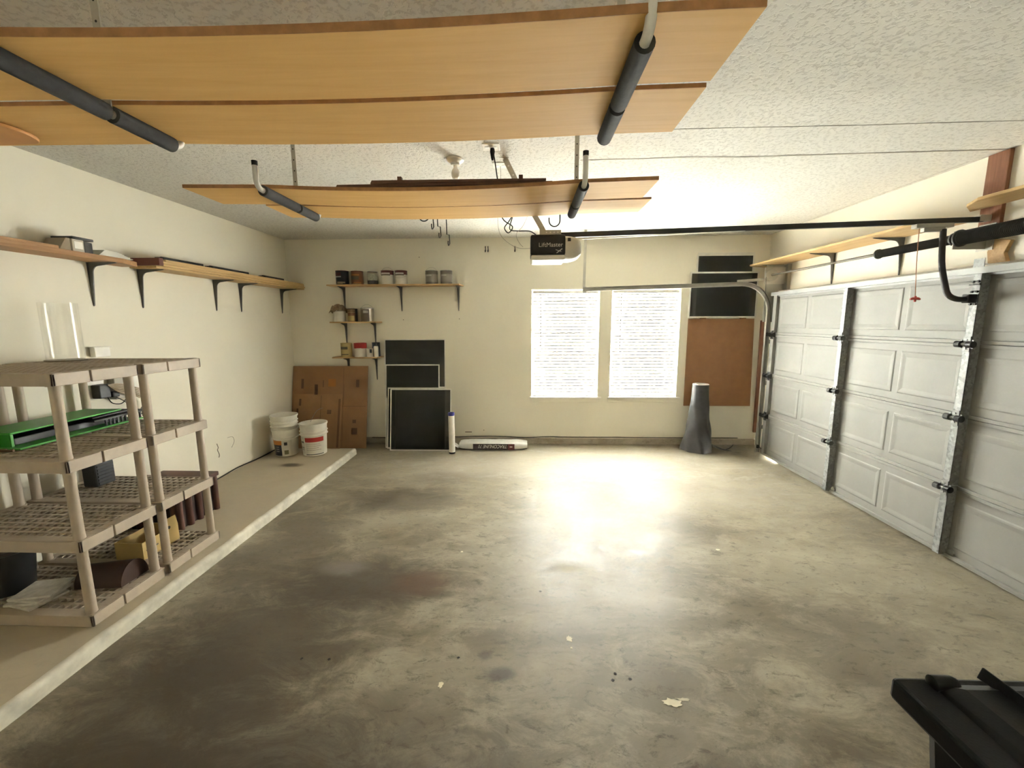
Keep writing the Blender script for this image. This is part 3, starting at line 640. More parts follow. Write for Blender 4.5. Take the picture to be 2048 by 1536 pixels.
# ------------------------------------------------------------------ wall shelves and brackets
def bracket(wx, wy, z, out, depth, h, label, m=M_grey, w=.022, group=None):
    """out: unit vector away from the wall; sheet metal tapered L bracket"""
    t = thing('shelf_bracket', label, 'bracket', (wx, wy, z-h), group)
    o = Vector((*out, 0)); s = Vector((-o.y, o.x, 0))
    def pt(u, v, k): return Vector((wx, wy, z))+o*u+s*k+Vector((0,0,v))
    def strip(prof, wid, name):
        b = MB(); vs = []
        for (u, v), k in zip(prof, wid): vs += [pt(u, v, -k), pt(u, v, k)]
        fs = [(2*i, 2*i+1, 2*i+3, 2*i+2) for i in range(len(prof)-1)]
        b.add(vs, fs).build(name, m, t, solid=.002)
    strip([(.002, -.001), (depth, -.001)], [w/2*1.3, w/2*.5], 'shelf_flange')
    strip([(.002, 0), (.002, -h)], [w/2*1.3, w/2*.35], 'wall_flange')
    n = 9; cc = []
    web = MB(); poly = [(.002, 0), (depth*.97, -.001), (depth*.97, -.007), (.085, -.026)]
    poly += [(.085-.05*math.sin(PI/2*i/6), -.026-.055*(1-math.cos(PI/2*i/6))) for i in range(1, 7)]
    poly += [(.010, -h*.98), (.002, -h)]
    vs = [pt(u, v, -.004) for u, v in poly]+[pt(u, v, .004) for u, v in poly]; k = len(poly)
    web.add(vs, [tuple(range(k)), tuple(range(2*k-1, k-1, -1))]+[(i, (i+1) % k, (i+1) % k+k, i+k) for i in range(k)]).build('web', m, t)
    p = pt(.003, -h+.012, 0); MB().tube([p, p+o*.004], .005, 8).build('screw', M_galv, t)
    return t
G_L = 'dark brackets along the left wall'
for y, l in ((2.05, 'dark bracket on the left wall nearest the viewer'), (3.225, 'dark bracket on the left wall beneath the front end of the long upper plank'), (3.65, 'dark bracket on the left wall at the near end of the pine shelf'), (4.54, 'dark bracket on the left wall below the joint side of the pine shelf'),
             (4.945, 'dark bracket on the left wall second from the back corner'), (5.79, 'dark bracket on the left wall nearest the back corner')):
    bracket(XL, y, 2.258, (1, 0), .235, .335, l, group=G_L)
lsh = thing('wall_shelf', 'old brown plank shelf on the left wall at the left edge', 'shelf', (XL+.12, 2.3, 2.26), 'shelves on the left wall')
MB().prism([(XL+.001, 1.0), (XL+.215, 1.0), (XL+.215, 3.30), (XL+.14, 3.50), (XL+.001, 3.50)], 'z', 2.26, 2.298).build('plank', M_shelfold, lsh, bevel=.003)
p2 = thing('wall_shelf', 'pine plank shelf of stacked boards reaching the back corner of the left wall', 'shelf', (XL+.13, 4.7, 2.26), 'shelves on the left wall')
MB().box(XL+.001, XL+.24, 3.57, 4.90, 2.26, 2.279).build('plank', M_piney, p2, bevel=.002)
MB().box(XL+.001, XL+.24, 4.905, 5.98, 2.26, 2.279).build('plank', M_piney, p2, bevel=.002)
for k, (xo, ya, yb) in enumerate([(.262, 3.62, 5.965), (.27, 3.60, 5.93), (.255, 3.66, 5.95)]):
    MB().box(XL+.004, XL+xo, ya, yb, 2.2795+.0205*k, 2.2995+.0205*k).build('plank', M_piney, p2, bevel=.002)
MB().box(XL+.02, XL+.285, 3.555, 3.598, 2.281, 2.342).build('end_block', mat('maroon_end_board', (.14, .045, .03), .6), p2, bevel=.002)
MB().box(XL+.002, XL+.20, 1.05, 2.86, 2.2985, 2.320).build('upper_plank', M_shelfold, lsh, bevel=.003)
# things lying on those shelves
t = thing('small_box', 'white and dark box with black lid on the left wall shelf', 'box', (XL+.13, 3.06, 2.298))
MB().box(XL+.05, XL+.19, 2.96, 3.04, 2.2985, 2.385).build('body', mat('dingy_white_box', (.45, .42, .35), .6), t, bevel=.004)
MB().box(XL+.05, XL+.19, 3.042, 3.10, 2.2985, 2.378).build('dark_half', M_dark, t, bevel=.004)
MB().box(XL+.04, XL+.20, 2.955, 3.105, 2.3855, 2.403).build('lid', M_dark, t, bevel=.004)
MB().box(XL+.1905, XL+.1925, 2.972, 3.028, 2.32, 2.37).build('label', M_white, t)
tag(MB().prism([(2.875,2.2985),(2.952,2.2985),(2.952,2.385),(2.925,2.385)], 'x', XL+.04, XL+.185).build('wedge_carton', mat('torn_carton', (.32, .26, .18), .8), bevel=.002), 'torn tan carton leaning beside the black lidded box', 'carton')
b = MB()
for i in range(6): b.box(XL+.04+.004*i, XL+.205-.004*i, 3.13+.012*i, 3.40-.02*i, 2.2985+.008*i, 2.306+.008*i)
tag(b.build('paper_stack', mat('white_paper', (.62, .61, .55), .8), bevel=.001), 'loose stack of white papers on the left wall shelf', 'papers')
for (ya, yb, z, l) in ((3.61, 4.12, 2.341, 'black flat bar on the pine shelf nearest the viewer'), (4.24, 4.80, 2.341, 'black flat bar in the middle of the pine shelf'), (5.10, 5.50, 2.341, 'black flat bar on the pine shelf nearest the corner')):
    tag(MB().box(XL+.15, XL+.235, max(ya, 3.665), yb, z, z+.024).box(XL+.18, XL+.20, max(ya, 3.665)+.02, yb-.02, z+.024, z+.030).build('flat_bar', M_dark, bevel=.004), l, 'bar', 'black flat bars on the pine shelf')
# back wall shelves
def bshelf(xa, xb, z, brs, depth, label, th=.019):
    s = thing('wall_shelf', label, 'shelf', ((xa+xb)/2, YB-depth/2, z), 'shelves on the back wall')
    MB().prism([(xa, YB-depth), (xb, YB-depth), (xb+.03, YB-.001), (xa+.02, YB-.001)], 'z', z, z+th).build('plank', M_pine, s, bevel=.002)
    return s
bshelf(-2.745, -.905, 2.293, None, .235, 'long pine shelf of paint cans on the back wall')
bshelf(-2.75, -2.10, 1.787, None, .20, 'short middle pine shelf of cans on the back wall')
bshelf(-2.74, -2.10, 1.290, None, .215, 'lowest short pine shelf of cans on the back wall')
G_B = 'grey brackets on the back wall'
for x, z, h, d, l in ((-2.60, 2.292, .34, .21, 'grey bracket at the left end of the long paint shelf'), (-1.775, 2.292, .34, .21, 'grey bracket in the middle of the long paint shelf'), (-.955, 2.292, .34, .21, 'grey bracket at the right end of the long paint shelf'),
                   (-2.605, 1.786, .33, .17, 'left bracket of the middle can shelf'), (-2.18, 1.786, .33, .17, 'right bracket of the middle can shelf'), (-2.60, 1.289, .33, .17, 'left bracket of the lowest can shelf'), (-2.185, 1.289, .33, .17, 'right bracket of the lowest can shelf')):
    bracket(x, YB, z, (0, -1), d, h, l, group=G_B, w=.03)
# right wall shelves
rs = thing('wall_shelf', 'pine shelf above the garage door running to the back corner', 'shelf', (XR-.17, 4.6, 2.515), 'shelves above the garage door')
MB().prism([(XR-.001, 5.98), (XR-.30, 5.88), (XR-.36, 5.80), (XR-.345, 3.40), (XR-.001, 3.40)], 'z', 2.515, 2.534).build('plank', M_piney, rs, bevel=.002)
rs2 = thing('wall_shelf', 'higher pine shelf above the garage door running past the red brown stud', 'shelf', (XR-.15, 2.2, 2.585), 'shelves above the garage door')
MB().prism([(XR-.032, 3.36), (XR-.20, 3.22), (XR-.30, 3.05), (XR-.30, .8), (XR-.032, .8)], 'z', 2.585, 2.606).build('plank', M_piney, rs2, bevel=.003)
for y, l in ((5.665, 'dark bracket over the garage door nearest the back corner'), (4.76, 'dark bracket over the garage door second from the back corner'), (3.93, 'dark bracket over the garage door third from the back corner')):
    bracket(XR, y, 2.514, (-1, 0), .27, .33, l, group='dark brackets above the garage door')
for y, l in ((2.3, 'dark bracket of the higher shelf above the garage door'),): bracket(XR, y, 2.584, (-1, 0), .27, .33, l, group='dark brackets above the garage door')
tag(MB().box(XR-.030, XR-.001, 3.15, 3.29, 2.365, ZC-.004).build('stud_board', M_redwood, bevel=.003), 'red brown upright board on the wall above the garage door', 'board')
tag(MB().bar((XR-.035, YB-.05, .20), (XR-.075, YB-.09, 1.80), .045, .03, (0,1,0)).build('wood_strip', mat('red_brown_strip', (.22, .10, .065), .7), bevel=.002), 'thin red brown wood strip standing in the corner by the track', 'wood strip')

# ------------------------------------------------------------------ cans
def can(x, y, z, r, h, label, body, band=None, lid=None, bail=0, marks=(), cat='can', group='cans on the back wall shelves', stacked=None):
    t = thing('paint_can', label, cat, (x, y, z), group)
    MB().lathe([(0,0),(r*.96,0),(r,.004),(r,h-.006),(r*.97,h)], (x,y,z), 28).build('body', body, t, smooth=True)
    MB().lathe([(r*.98,h-.010),(r*1.025,h-.006),(r*1.025,h),(r*.93,h+.001),(r*.88,h-.005),(0,h-.005)], (x,y,z), 28).build('lid', lid or M_galv, t, smooth=True)
    for (z0, z1, a0, a1, m) in marks:
        MB().lathe([(r*1.006, z0*h), (r*1.008, z0*h+.001), (r*1.008, z1*h-.001), (r*1.006, z1*h)], (x,y,z), 24, -PI/2+a0, -PI/2+a1).build('label_band', m, t, smooth=True)
    if bail:
        for s in (-1, 1): MB().lathe([(0,0),(.008,0),(.006,.005),(0,.005)], n=8).xf(Matrix.Translation((x+s*r, y, z+h*.78)) @ Matrix.Rotation(s*PI/2,4,'Y')).build('bail_ear', M_galv, t)
        if bail == 1: pts = [(x+(r+.004)*math.cos(a), y, z+h*.78+(h*.22+r*.55)*math.sin(a)) for a in [PI*i/16 for i in range(17)]]
        else: pts = [(x+(r+.004)*math.cos(a), y-(r*1.05)*math.sin(a), z+h*.78-r*.75*math.sin(a)) for a in [PI*i/16 for i in range(17)]]
        MB().tube(pts, .0016, 5).build('bail_handle', M_gwire, t)
    return t
Cw = mat('can_white', (.62, .58, .50), .4); Cm = mat('can_maroon', (.09, .018, .016), .4); Ck = mat('can_black', (.018, .018, .022), .35); Cb = mat('can_brown', (.17, .07, .03), .4)
Cg = mat('can_grey', (.26, .24, .20), .45); Csil = mat('can_silver_label', (.55, .53, .48), .35); Cr = mat('can_red', (.33, .022, .02), .4); Cy = mat('can_beige', (.40, .31, .13), .5); Cnav = mat('can_navy', (.02, .03, .05), .35)
Cor = mat('can_orange_label', (.42, .18, .05), .4); Cgr = mat('dark_green_label', (.07, .07, .04), .5); Ctan = mat('tan_label', (.42, .33, .20), .5)
F = (-1.15, 1.15)
z1s, z2s, z3s = 2.312, 1.806, 1.309
can(-2.556, 5.86, z1s, .086, .190, 'black paint can, leftmost on the long back wall shelf', Ck, marks=[(.62,.86,-1.2,.2,Cm),(.52,.60,-1.0,.2,Csil),(.10,.20,-.5,.8,Ctan),(.05,.08,-1.0,.4,Cy)], lid=Cm)
can(-2.345, 5.86, z1s, .082, .184, 'brown and copper paint can second on the long back wall shelf', Cb, marks=[(.66,.76,-.9,.7,Cor),(.35,.60,-.8,.6,Cgr),(.10,.18,-.3,1.0,Cor),(.02,.06,-.6,1.0,Ctan)], lid=Cm)
t = thing('storage_jar', 'clear jar of pale contents between the brown can and the white cans', 'jar', (-2.128, 5.86, z1s))
MB().lathe([(0,0),(.072,0),(.076,.01),(.076,.15),(.066,.165),(.066,.178)], (-2.128,5.86,z1s), 24).build('jar_wall', M_jar, t, smooth=True)
MB().lathe([(0,.003),(.069,.003),(.071,.055),(0,.056)], (-2.128,5.86,z1s), 20).build('dark_contents', Ck, t, smooth=True)
MB().lathe([(0,.057),(.069,.057),(.066,.12),(.04,.150),(0,.156)], (-2.128,5.86,z1s), 20).build('pale_contents', mat('pale_green_rags', (.42, .42, .33), .8, var=.35, scale=30), t, smooth=True)
MB().lathe([(0,.179),(.069,.179),(.069,.168),(.0665,.168)], (-2.128,5.86,z1s), 20).build('lid', Cg, t, smooth=True)
wm = [(.70,.99,-2.6,2.6,Cm),(.72,.84,-.9,.7,Csil),(.64,.70,-.95,.75,Cgr)]
can(-1.92, 5.86, z1s, .086, .186, 'white paint can with maroon top and raised wire handle', Cw, marks=wm, lid=Cm, bail=1)
can(-1.727, 5.86, z1s, .083, .186, 'white paint can with maroon top and drooping wire handle', Cw, marks=wm, lid=Cm, bail=2)
gm = [(.72,.99,-2.6,2.6,mat('can_dark_taupe', (.12,.10,.08), .4)),(.58,.68,-.8,.2,Csil),(.02,.16,-2.6,2.6,mat('can_dark_taupe', (.12,.10,.08), .4))]
can(-1.302, 5.86, z1s, .083, .184, 'grey paint can with raised wire handle near the right end of the long shelf', Cg, marks=gm, bail=1)
can(-1.096, 5.86, z1s, .081, .184, 'grey paint can without handle at the right end of the long shelf', Cg, marks=gm)
rc = can(-2.63, 5.87, z2s, .078, .15, 'white can under a crumpled rag on the middle shelf', Cw, lid=Cg)
rnd = random.Random(4)
def ragfn(u, v):
    a = 2*PI*v; r = .125*u*(1+.28*math.sin(3*a+1)+.12*math.sin(7*a)); z = .062*(1-u**2)+.016*math.sin(9*a+u*7)*u-.045*u**3*(.6+.4*math.sin(2*a))+.012*math.sin(u*14+3*a)
    return (-2.645+r*(.86 if math.cos(a) > 0 else 1)*math.cos(a), 5.862+r*.75*math.sin(a), z2s+.172+z)
tag(MB().grid(12, 40, ragfn).build('crumpled_rag', mat('brown_rag', (.20, .14, .085), .9, var=.35, scale=18), smooth=True, solid=.004), 'crumpled brown rag draped on the white can', 'rag')
can(-2.445, 5.87, z2s, .066, .180, 'brown and black can in the middle of the middle shelf', Cb, marks=[(.85,.92,-1.2,.9,Ctan),(.70,.76,-1.2,.9,Ctan),(.05,.45,-1.0,.7,Cy),(.0,1,.9,2.2,Ck)], lid=Ck)
can(-2.235, 5.87, z2s, .090, .188, 'shiny silver paint can with wire handle on the middle shelf', mat('bright_tin', (.55,.50,.44), .25, .8), marks=[(.04,.9,-1.1,.65,mat('can_brown_grey', (.14,.11,.09), .4)),(.62,.82,-.3,.5,Csil)], bail=1)
can(-2.56, 5.86, z3s, .076, .196, 'beige can with dark print at the left of the lowest shelf', Cy, marks=[(.55,.74,-.9,.6,Cgr),(.16,.22,-.7,.7,Cgr)], lid=Cy)
can(-2.357, 5.86, z3s, .086, .196, 'white paint can with red top on the lowest shelf', Cw, marks=[(.62,.99,-2.6,2.6,Cr),(.55,.64,-.3,.5,Csil)], lid=Cr)
can(-2.155, 5.928, z3s, .056, .200, 'black can behind the small white can on the lowest shelf', Cnav, lid=Ck)
can(-2.212, 5.827, z3s, .046, .118, 'small white can on the lowest shelf', Cw, marks=[(.5,.95,.3,1.0,Cnav)], lid=Cw)
t = thing('sealant_tube', 'slim white tube at the right end of the lowest shelf', 'tube', (-2.118, 5.818, z3s))
MB().lathe([(0,0),(.030,0),(.031,.004),(.031,.145),(.022,.155),(0,.155)], (-2.118,5.818,z3s), 20).build('body', Cw, t, smooth=True)
MB().lathe([(.012,.155),(.010,.175),(.004,.19),(0,.19)], (-2.118,5.818,z3s), 12).build('nozzle', Ck, t, smooth=True)

# ------------------------------------------------------------------ things along the back wall
def lean(xa, xb, zlen, yb, yt, th, name, label, cat, group, ztop=None, fw=.016, mesh=True, bars=(), z0=.001, tw=0.):
    """framed insect screen leaning on the wall: bottom edge at (yb, z0), top edge at yt"""
    a = math.asin((yt-yb)/zlen); t = thing(name, label, cat, ((xa+xb)/2, yb, z0), group)
    m = Matrix.Translation((0, yb, z0)) @ Matrix.Rotation(-a, 4, 'X')
    def part(b, n, mt, bev=.002): b.xf(m).build(n, mt, t, bevel=bev)
    part(MB().box(xa, xa+fw, -th, 0, 0, zlen), 'frame_side', M_alu); part(MB().box(xb-fw, xb, -th, 0, 0, zlen), 'frame_side', M_alu)
    part(MB().box(xa+fw, xb-fw, -th, 0, 0, fw), 'frame_rail', M_alu); part(MB().box(xa+fw, xb-fw, -th, 0, zlen-fw, zlen), 'frame_rail', M_alu)
    part(MB().box(xa+fw, xb-fw, -th*.55, -th*.45, fw, zlen-fw), 'insect_mesh', M_mesh, 0)
    return t
GS = 'window screens leaning on the back wall'
lean(-2.05, -1.155, 1.56, 5.83, 5.985, .011, 'window_screen', 'tallest window screen leaning on the back wall', 'screen', GS)
lean(-2.03, -1.24, 1.20, 5.765, 5.925, .011, 'window_screen', 'middle height window screen in the leaning stack', 'screen', GS)
for i, (xa, xb, h, yb, yt, l) in enumerate([(-2.02, -1.17, .885, 5.735, 5.895, 'short window screen at the back of the front group'), (-1.985, -1.14, .875, 5.700, 5.855, 'short window screen in the middle of the front group'),
                                   (-1.862, -1.13, .862, 5.650, 5.800, 'narrower short window screen just behind the front one'), (-1.915, -1.045, .872, 5.605, 5.755, 'frontmost window screen beside the white roll')]):
    lean(xa, xb, h, yb, yt, .011, 'window_screen', l, 'screen', GS)
# upper pair of screens hung above the hardboard
def hung(xa, xb, za, zb, y, name, label, dx=0., tilt=.0):
    t = thing(name, label, 'screen', ((xa+xb)/2, y, za), 'window screens hung above the brown hardboard'); fw = .022; th = .012
    for bx, n in (((xa, xa+fw, y-th, y, za, zb), 'frame_side'), ((xb-fw, xb, y-th, y, za, zb), 'frame_side'), ((xa+fw, xb-fw, y-th, y, za, za+fw), 'frame_rail'), ((xa+fw, xb-fw, y-th, y, zb-fw, zb), 'frame_rail')):
        MB().box(*bx).build(n, M_alu, t, bevel=.002)
    MB().box(xa+fw, xb-fw, y-th*.55, y-th*.45, za+fw, zb-fw).build('insect_mesh', M_mesh, t); return t
hung(2.375, 3.145, 1.845, 2.725, YB-.003, 'window_screen', 'tall window screen high on the back wall behind the track')
hung(2.355, 3.135, 1.842, 2.70, YB-.018, 'window_screen', 'second tall window screen high on the back wall')
hung(2.270, 3.205, 1.838, 2.465, YB-.036, 'window_screen', 'wide window screen in front of the two tall ones above the hardboard')
tag(MB().hexa([(2.285,YB-.026,.582),(3.232,YB-.026,.582),(3.232,YB-.014,.582),(2.285,YB-.014,.582),(2.285,YB-.026,1.825),(3.195,YB-.026,1.825),(3.195,YB-.014,1.825),(2.285,YB-.014,1.825)]).box(2.45,2.52,YB-.05,YB-.004,1.8255,1.837).box(3.0,3.07,YB-.05,YB-.004,1.8255,1.837).box(2.6,2.7,YB-.014,YB-.004,.9,1.0).build('hardboard_sheet', M_hard, bevel=.001), 'brown hardboard sheet mounted on the back wall by the garage door', 'board')
# black roll of roofing felt
t = thing('felt_roll', 'black roll of felt standing by the back wall near the garage door', 'roll', (2.41, 5.70, 0))
M_felt = mat('black_felt_paper', (.050, .050, .052), .42, var=.15, scale=20, bmp=.35, bscale=14)
def rollfn(u, v):
    z = u*.93; a = 2*PI*v
    r = .108+.100*(1-u)**1.7+(.006*math.sin(7*a+z*9)+.008*math.sin(3*a-z*14))*(1-u)*1.6
    cx = 2.418-.012*(1-u); return (cx+r*math.cos(a), 5.74-.02*(1-u)+r*.9*math.sin(a), z+.003)
MB().grid(26, 48, rollfn).build('outer_sheet', M_felt, t, smooth=True)
b = MB(); b.lathe([(.108,.930),(.104,.937),(.062,.937),(.060,.930),(.060,.70)], (2.418,5.74,0), 32); b.build('rolled_end', mat('felt_edge', (.42,.40,.37), .6), t, smooth=True)
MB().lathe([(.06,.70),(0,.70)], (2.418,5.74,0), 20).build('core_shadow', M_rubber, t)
def flapfn(u, v):
    return (2.56+.30*u, 5.66+.05*math.sin(u*3)+.13*(v-.5)*(1-u*.8), .004+.13*(1-u)**2*(1-abs(v-.5)*.8)+.012*math.sin(v*9+u*6)*(1-u)+.004*u)
MB().grid(14, 8, flapfn).build('torn_flap', M_felt, t, smooth=True, solid=.003)
MB().tube(smoothpath([(2.80,5.70,.012),(2.88,5.74,.03),(2.95,5.80,.055)],5), .006, 6).build('torn_strip', M_felt, t, smooth=True)
# white roll with blue caps
t = thing('wrapped_roll', 'tall white roll with blue end cap beside the window screens', 'roll', (-1.012, 5.50, 0))
MB().lathe([(0,.012),(.0405,.012),(.042,.05),(.0415,.30),(.0422,.31),(.0415,.54),(0,.545)], (-1.012,5.50,0), 24).build('white_roll', mat('plastic_film_white', (.74,.70,.64), .35), t, smooth=True)
blu = mat('blue_cap_plastic', (.035,.035,.20), .4)
MB().lathe([(.043,.535),(.0445,.545),(.0445,.572),(.036,.578),(.022,.578),(.022,.55),(0,.55)], (-1.012,5.50,0), 24).build('top_cap', blu, t, smooth=True)
MB().lathe([(0,.0),(.042,.0),(.0435,.006),(.0435,.02),(.0415,.024)], (-1.012,5.50,0), 24).build('bottom_cap', M_rubber, t, smooth=True)
# grout bag
t = thing('mortar_bag', 'white paper mortar bag lying along the foot of the back wall', 'bag', (-.45, 5.74, 0))
def bagfn(u, v):
    a = 2*PI*v; e = .45; c_, s_ = math.cos(a), math.sin(a)
    pin = min(1, (.05+min(u, 1-u)*7))**.35
    wy = .115*(abs(c_)**e)*(1 if c_ > 0 else -1); wz = .055*(abs(s_)**e)*(1 if s_ > 0 else -1)
    return (-.94+.965*u, 5.755+wy*(.85+.15*pin)+.004*math.sin(u*23), .0575+wz*(.45+.55*pin)*(.97+.03*math.sin(u*31+v*9)))
M_bag = mat('white_paper_sack', (.68,.68,.65), .55, var=.08, scale=14, bmp=.3, bscale=25)
bo = MB().grid(40, 36, bagfn); bo.add([bagfn(0, k/36) for k in range(36)], [tuple(range(36))]); bo.add([bagfn(1, k/36) for k in range(36)], [tuple(range(36))])
bo.build('sack', M_bag, t, smooth=True)
yl = 5.755-.115-.0035
MB().box(-.74, -.155, yl-.001, yl+.004, .012, .094).build('printed_panel', mat('maroon_black_print', (.030,.014,.016), .5), t)
MB().box(-.245, -.158, yl-.0016, yl+.002, .013, .093).build('maroon_panel', mat('maroon_print', (.10,.018,.024), .5), t)
text('product_lettering', 'TRACONLINE 70', .068, M_text, t, (-.255, yl-.0018, .080), (-1,0,0), (0,0,-1), .0004, shear=.3, xs=.80)
MB().box(-.222, -.185, yl-.0024, yl, .046, .060).build('logo_mark', M_text, t, bevel=.002)
def tornfn(u, v): return (-.95-.10*u, 5.70+.14*(v-.5), .03+.085*u*(.6+.4*math.sin(v*11))+.012*math.sin(v*17+u*5))
MB().grid(8, 12, tornfn).build('torn_end', M_bag, t, smooth=True, solid=.002)
# black cable on the footing
tag(MB().tube(smoothpath([(-2.30,YB-.02,.085),(-2.0,YB-.06,.004+.09),(-1.0,YB-.015,.10),(-.7,YB-.010,.108),(-.3,YB-.010,.107),(.0,YB-.014,.095),(.35,YB-.008,.108),(.6,YB-.008,.102),(1.2,YB-.006,.103),(1.8,YB-.006,.100),(2.6,YB-.006,.100),(3.1,YB-.006,.100)], 5), .006, 6).build('wall_cable', M_wire), 'dark cable running along the foot of the back wall', 'cable')
tag(MB().tube(smoothpath([(XL+.012,3.6,SZ+.012),(XL+.02,4.2,SZ+.008),(XL+.012,4.6,SZ+.02),(XL+.02,5.0,SZ+.008),(XL+.012,5.42,SZ+.01)], 5), .007, 6).build('floor_cable', M_wire), 'dark cable along the foot of the left wall', 'cable')

# cardboard sheets leaning in the corner
def sheet(xa, xb, zlen, yb, yt, label, prints, z0=.001, dx=0., pm=None):
    a = math.asin((yt-yb)/zlen); t = thing('cardboard_sheet', label, 'cardboard', ((xa+xb)/2, yb, z0), 'cardboard sheets in the back corner')
    m = Matrix.Translation((0, yb, z0)) @ Matrix.Rotation(-a, 4, 'X')
    MB().hexa([(xa+dx,-.007,0),(xb+dx*0,-.007,0),(xb,0,0),(xa+dx,0,0),(xa,-.007,zlen),(xb,-.007,zlen),(xb,0,zlen),(xa,0,zlen)]).xf(m).build('panel', pm or M_card, t, bevel=.001)
    for (x0, x1, z0_, z1_, mt) in prints: MB().box(xa+x0, xa+x1, -.0085, -.0068, z0_, z1_).xf(m).build('printed_mark', mt, t)
    return t
M_fold = mat('cardboard_fold', (.15, .080, .040), .8); M_org = mat('orange_print', (.36, .15, .04), .8); M_cl = mat('pale_cardboard_face', (.31, .18, .090), .8)
sheet(-3.40, -2.29, 1.19, 5.70, 5.945, 'large brown cardboard sheet leaning in the back corner', [(.0,1.09,.60,.606,M_fold),(.75,.755,.02,1.16,M_fold),(.13,.165,.86,1.0,M_card2),(.33,.375,.77,.92,M_card2),(.45,.46,.88,.98,M_card2),(.53,.64,.89,1.0,M_org),(.94,.985,.88,.99,M_card2),(.90,.95,.36,.41,M_card2),(.89,.97,.20,.29,M_card2),(.76,.765,.62,.92,M_fold)])
sheet(-3.37, -2.655, .79, 5.655, 5.86, 'smaller brown cardboard sheet in front of the large one', [(.0,.71,.0,.004,M_fold),(.40,.406,.42,.77,M_fold),(.20,.40,.415,.422,M_fold),(.50,.56,.50,.56,M_card2),(.08,.11,.62,.72,M_card2),(.05,.075,.40,.58,M_card2),(.66,.69,.02,.72,M_fold)], pm=mat('light_cardboard', (.31, .175, .085), .8, var=.1, scale=5))

# buckets on the ledge
def bucket(x, y, z, label, rings, marks, h=.37, r0=.132, r1=.155, bail=None, sc=1.):
    t = thing('bucket', label, 'bucket', (x, y, z), 'white plastic buckets on the ledge')
    pr = [(0,.002),(r0*.9,.002),(r0,.012),(r0+(r1-r0)*.55,h*.60)]
    zz = h*.60
    for q in rings:
        pr += [(r1*.955, q*h-.012), (r1*1.03, q*h-.010), (r1*1.03, q*h-.004), (r1*.965, q*h)]
    pr += [(r1*1.0,h-.02),(r1*1.045,h-.018),(r1*1.05,h),(r1*.985,h),(r1*.95,h-.03),(r0*.96,.03),(0,.02)]
    MB().lathe(pr, (x,y,z), 40).build('pail', M_bucket, t, smooth=True)
    for (z0, z1, a0, a1, m) in marks:
        def rad(q): return r0+(r1-r0)*.55*min(1, q*h/(h*.60))
        MB().lathe([(rad(z0)+.0006, z0*h), (rad(z0)+.002, z0*h+.001), (rad(z1)+.002, z1*h-.001), (rad(z1)+.0006, z1*h)], (x,y,z), 20, -PI/2+a0, -PI/2+a1).build('label_patch', m, t, smooth=True)
    if bail: MB().tube(smoothpath(bail, 5), .0025, 6).build('bail_handle', M_galv, t); 
    return t
lk = mat('label_ink', (.05,.05,.05), .5); lw = mat('label_paper', (.60,.57,.49), .5); lg = mat('label_grey', (.28,.27,.23), .6); lo_ = mat('label_orange', (.50,.20,.05), .5); lb = mat('label_navy', (.012,.014,.030), .4); lr = mat('label_red', (.42,.03,.022), .45); lol = mat('label_olive', (.16,.15,.08), .6)
BX, BY = -3.135, 5.17
bucket(BX, BY, SZ, 'lower bucket of the stacked pair with orange and navy label', (.70,), [(.46,.62,-1.3,.15,lo_),(.06,.46,-1.3,.12,lb),(.06,.62,.16,1.0,lw),(.44,.56,.34,.60,lk),(.10,.26,.32,.68,lol),(.36,.40,-.45,-.12,lg),(.28,.32,-.45,-.12,lg),(.20,.24,-.45,-.12,lg),(.12,.38,-1.05,-.62,lol)], h=.355)
bucket(BX-.004, BY-.004, SZ+.175, 'upper empty white bucket nested in the labelled one by the left wall', (.62, .72, .82), [(.28,.30,-1.1,.35,lg),(.20,.215,-.9,.3,lg),(.12,.135,-.6,.2,lg)], h=.36, r0=.136, r1=.158)
bx2, by2 = -2.775, 5.20
bucket(bx2, by2, SZ, 'white bucket with red banded label in front of the cardboard', (.68, .78), [(.46,.60,-.30,1.25,lr),(.10,.45,-.30,1.25,lw),(.10,.60,-1.0,-.36,lw),(.50,.60,-.95,-.40,lg),(.36,.48,-.85,-.45,lk),(.24,.31,-.85,-.45,lg),(.20,.23,-.85,-.45,lg),(.06,.085,-.3,1.25,lk),(.38,.40,-.2,.9,lg),(.32,.34,-.2,1.0,lg),(.26,.28,-.2,.8,lg),(.20,.22,-.2,1.0,lg)], h=.425, r0=.142, r1=.165,
       bail=[(bx2-.10,by2+.12,SZ+.40),(bx2-.07,by2+.16,SZ+.48),(bx2-.03,by2+.19,SZ+.545),(bx2+.04,by2+.20,SZ+.575)])

